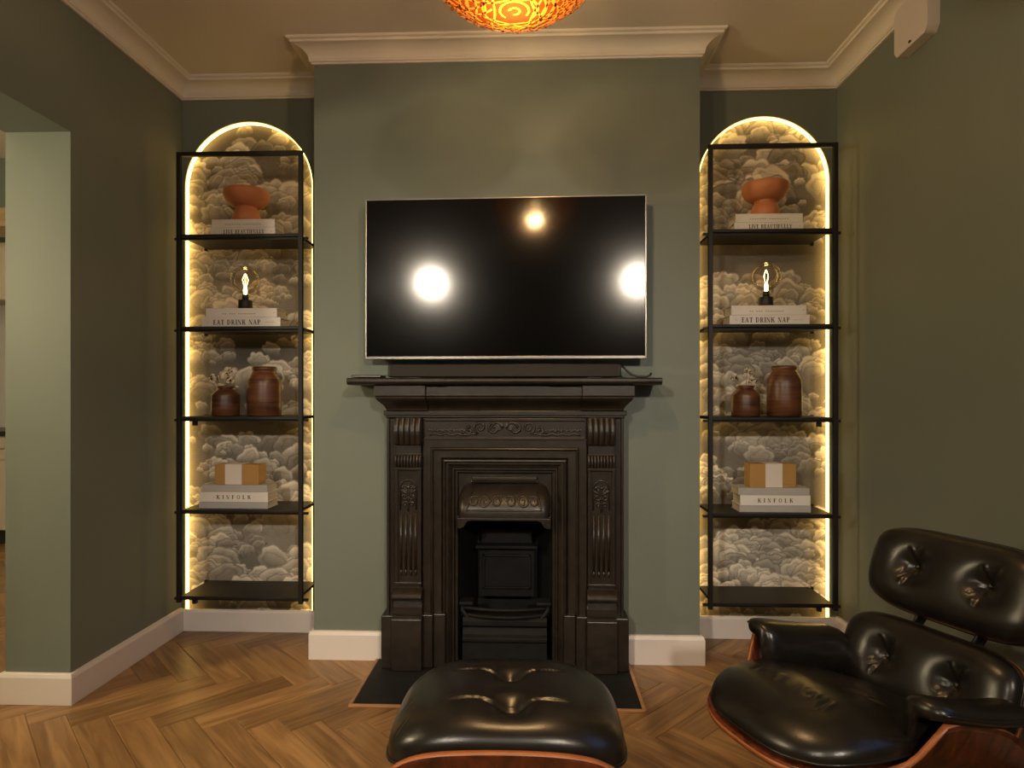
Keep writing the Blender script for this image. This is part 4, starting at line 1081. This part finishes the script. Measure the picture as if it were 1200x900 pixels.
# back panels
def back_panel(name, g, z, a, b_, rec, thick, kx, n_exp, pts, brad=.085):
    c_ = Vector((0, -g, z)); T_ = Vector((0, sin(rec), cos(rec))); Nn = Vector((0, -cos(rec), sin(rec)))
    def df(x, y, h_): return tuple(c_ + Vector((x, 0, 0)) + T_ * y + Nn * (h_ + kx * x * x))
    crs = []
    for (bx, by) in pts:
        for ang, l in ((1.95, .060), (1.15, .070), (-2.5, .035), (-2.1, .055), (-1.75, .075), (-.9, .04)):
            crs.append(line_crease(bx + .012 * cos(ang), by + .012 * sin(ang), bx + l * cos(ang), by + l * sin(ang), .0055, .0048))
    mb = cushion_mb(a, b_, n_exp, thick, .015, df, dim=[(bx, by, .022, .048) for bx, by in pts] + [(bx, by, .012, .10) for bx, by in pts], crease=crs, nr=50, ntheta=180, roundness=2.6)
    mb.build(name + '_cushion', 'leather', ch)
    for bx, by in pts: button(ch, df(bx, by, thick - .045), Nn, .0075)
    MB().tube(outline_pts(a * .995, b_ * .995, n_exp, df, .0, n=100), .0045, 8, closed=True).build(name + '_piping', 'leather', ch)
    # shell behind
    sm = MB(); rt, rb = [], []
    for s in [i / 10 for i in range(1, 11)]:
        q1, q2 = [], []
        for k in range(97):
            th = 2 * pi * (k % 96) / 96; x, y = a * 1.012 * sgnpow(cos(th), 2 / n_exp) * s, b_ * 1.012 * sgnpow(sin(th), 2 / n_exp) * s
            q1.append(df(x, y, -.010)); q2.append(df(x, y, -.024))
        rt.append(q1); rb.append(q2)
    sm.grid(rt, 0); sm.grid(rb, 0, flip=True); sm.grid([rt[-1], rb[-1]], 1)
    for k in range(96):
        sm.add([rt[0][k], rt[0][k + 1], df(0, 0, -.010)], [(0, 1, 2)], 0, True); sm.add([rb[0][k + 1], rb[0][k], df(0, 0, -.024)], [(0, 1, 2)], 0, True)
    sm.build(name + '_shell', ['rosewood', 'ply'], ch, weld=True)
    return df
d_lum = back_panel('lumbar', -.262, .428, .276, .135, R(22), .080, .40, 4.2, ((-.112, .005), (.112, .005)))
d_head = back_panel('headrest', -.397, .702, .276, .142, R(20), .078, .40, 4.0, ((-.112, .010), (.118, .010)))
for s in (-1, 1):      # braces joining the shells
    x = s * .095
    br_ = [d_lum(x, .02, -.032), d_lum(x, .14, -.034), d_head(x, -.11, -.034), d_head(x, .02, -.032)]
    mb = MB(); rows = []
    for p in br_: rows.append([Vector(p) + Vector((-.017, 0, 0)), Vector(p) + Vector((.017, 0, 0))])
    mb.grid(rows, smooth=False); mb.grid([[q + Vector((0, .007, 0)) for q in r_] for r_ in rows], smooth=False, flip=True)
    mb.build('back_brace', 'black_metal', ch, recalc=False)
    MB().tube([d_lum(x, .130, -.016), d_head(x, -.098, -.016)], .0055, 8).build('brace_rod', 'black_metal', ch)
    MB().lathe([(0, -.007), (.009, -.007), (.009, .007), (0, .007)], d_head(x - .022, -.125, -.008), 12).build('brace_fastener', 'brass', ch)
# arm rests: padded caps over the turned up sides of the shell
for s in (-1, 1):
    prof_a = []
    # closed section: outer lip, rounded top, thick inner pad
    sec = [(.058, .000), (.060, .016), (.050, .030), (.025, .038), (-.010, .038), (-.040, .030), (-.062, .010), (-.072, -.030), (-.070, -.075), (-.058, -.105), (-.040, -.112), (-.026, -.100), (-.020, -.060), (-.012, -.020), (.010, -.008), (.040, -.006)]
    rows = []
    g0, g1, n_ = .155, -.215, 26
    for i in range(n_ + 1):
        t = i / n_; g = g0 + (g1 - g0) * t
        e_ = min(1.0, (1 - (1 - min(1, t / .16)) ** 2.4)) ** .5 * min(1.0, (1 - (1 - min(1, (1 - t) / .16)) ** 2.4)) ** .5
        e_ = max(e_, .02)
        lift = .488 + .20 * g - .006 * sin(pi * t)
        cx_ = .285 + .010 * sin(pi * t)
        row = [(s * (cx_ + (u - -.005) * (.55 + .45 * e_) - .005), -g, lift + (w_ + .03) * (.72 + .28 * e_) - .03) for u, w_ in sec]
        rows.append(row + [row[0]])
    mb = MB(); mb.grid(rows); n_s = len(sec)
    mb.add(rows[0][:-1], [tuple(range(n_s))], 0, True); mb.add(rows[-1][:-1], [tuple(range(n_s))], 0, True)
    ar = mb.build('arm_rest', 'leather', ch, weld=True)
    for idx in (1, 9):
        MB().tube([Vector(r_[idx]) * 1.0 for r_ in rows[1:-1]], .004, 6).build('arm_piping', 'leather', ar)
# five star base
MB().tube([(0, .02, .30), (0, .02, .10)], .028, 18).build('column', 'black_metal', ch)
MB().box(-.10, .10, -.10, .14, .262, .276).build('seat_plate', 'black_metal', ch)
for k in range(5):
    a = pi / 2 + k * 2 * pi / 5
    MB().tube([(0, .02, .115), (.15 * cos(a), .02 + .15 * sin(a), .085), (.31 * cos(a), .02 + .31 * sin(a), .022)], [.022, .018, .011], 10).build('base_leg', 'black_metal', ch)
    MB().lathe([(0, 0), (.016, 0), (.016, .014), (0, .018)], (.31 * cos(a), .02 + .31 * sin(a), .0005), 14).build('glide', 'black_metal', ch)

# ------------------------------------------------------------------ kitchen seen through the opening
KF = 5.05
lab = ['far left of the kitchen run', 'second from the left in the kitchen run', 'third from the left in the kitchen run', 'right end of the kitchen run']
for i in range(4):
    x = -5.35 + .6 * i + .3
    t = thing('base_cabinet', 'cream base cabinet with drawer over door, ' + lab[i], 'cabinet', (x, KF, 0), 0, 'cream base cabinets')
    MB().box(-.299, .299, .02, .58, .12, .90).build('body', 'cream', t)
    MB().box(-.299, .299, .06, .10, 0, .12).build('kickboard', 'worktop', t)
    d = MB().box(-.294, .294, 0, .02, .125, .70).build('door', 'cream', t, bevel=.002)
    MB().tube([(.24, -.02, .45), (.24, -.02, .62)], .005, 8).build('handle', 'steel', d)
    d = MB().box(-.294, .294, 0, .02, .71, .885).build('drawer', 'cream', t, bevel=.002)
    MB().tube([(-.08, -.02, .80), (.08, -.02, .80)], .005, 8).build('handle', 'steel', d)
    t = thing('wall_cabinet', 'cream wall cabinet over the worktop, ' + lab[i], 'cabinet', (x, KF + .27, 2.07), 0, 'cream wall cabinets')
    MB().box(-.299, .299, .02, .34, 0, .50).build('body', 'cream', t)
    d = MB().box(-.294, .294, 0, .02, .003, .497).build('door', 'cream', t, bevel=.002)
    MB().tube([(.24, -.02, .05), (.24, -.02, .18)], .005, 8).build('handle', 'steel', d)
tag(MB().box(-5.37, -2.93, KF - .02, KF + .62, .902, .942).build('worktop', 'worktop', bevel=.003), 'dark worktop running over the cream kitchen base cabinets', 'worktop')
tag(MB().box(-5.37, -2.93, KF + .60, KF + .618, .943, 2.068).build('splashback', 'tile'), 'pale splashback panel behind the dark kitchen worktop', 'splashback')
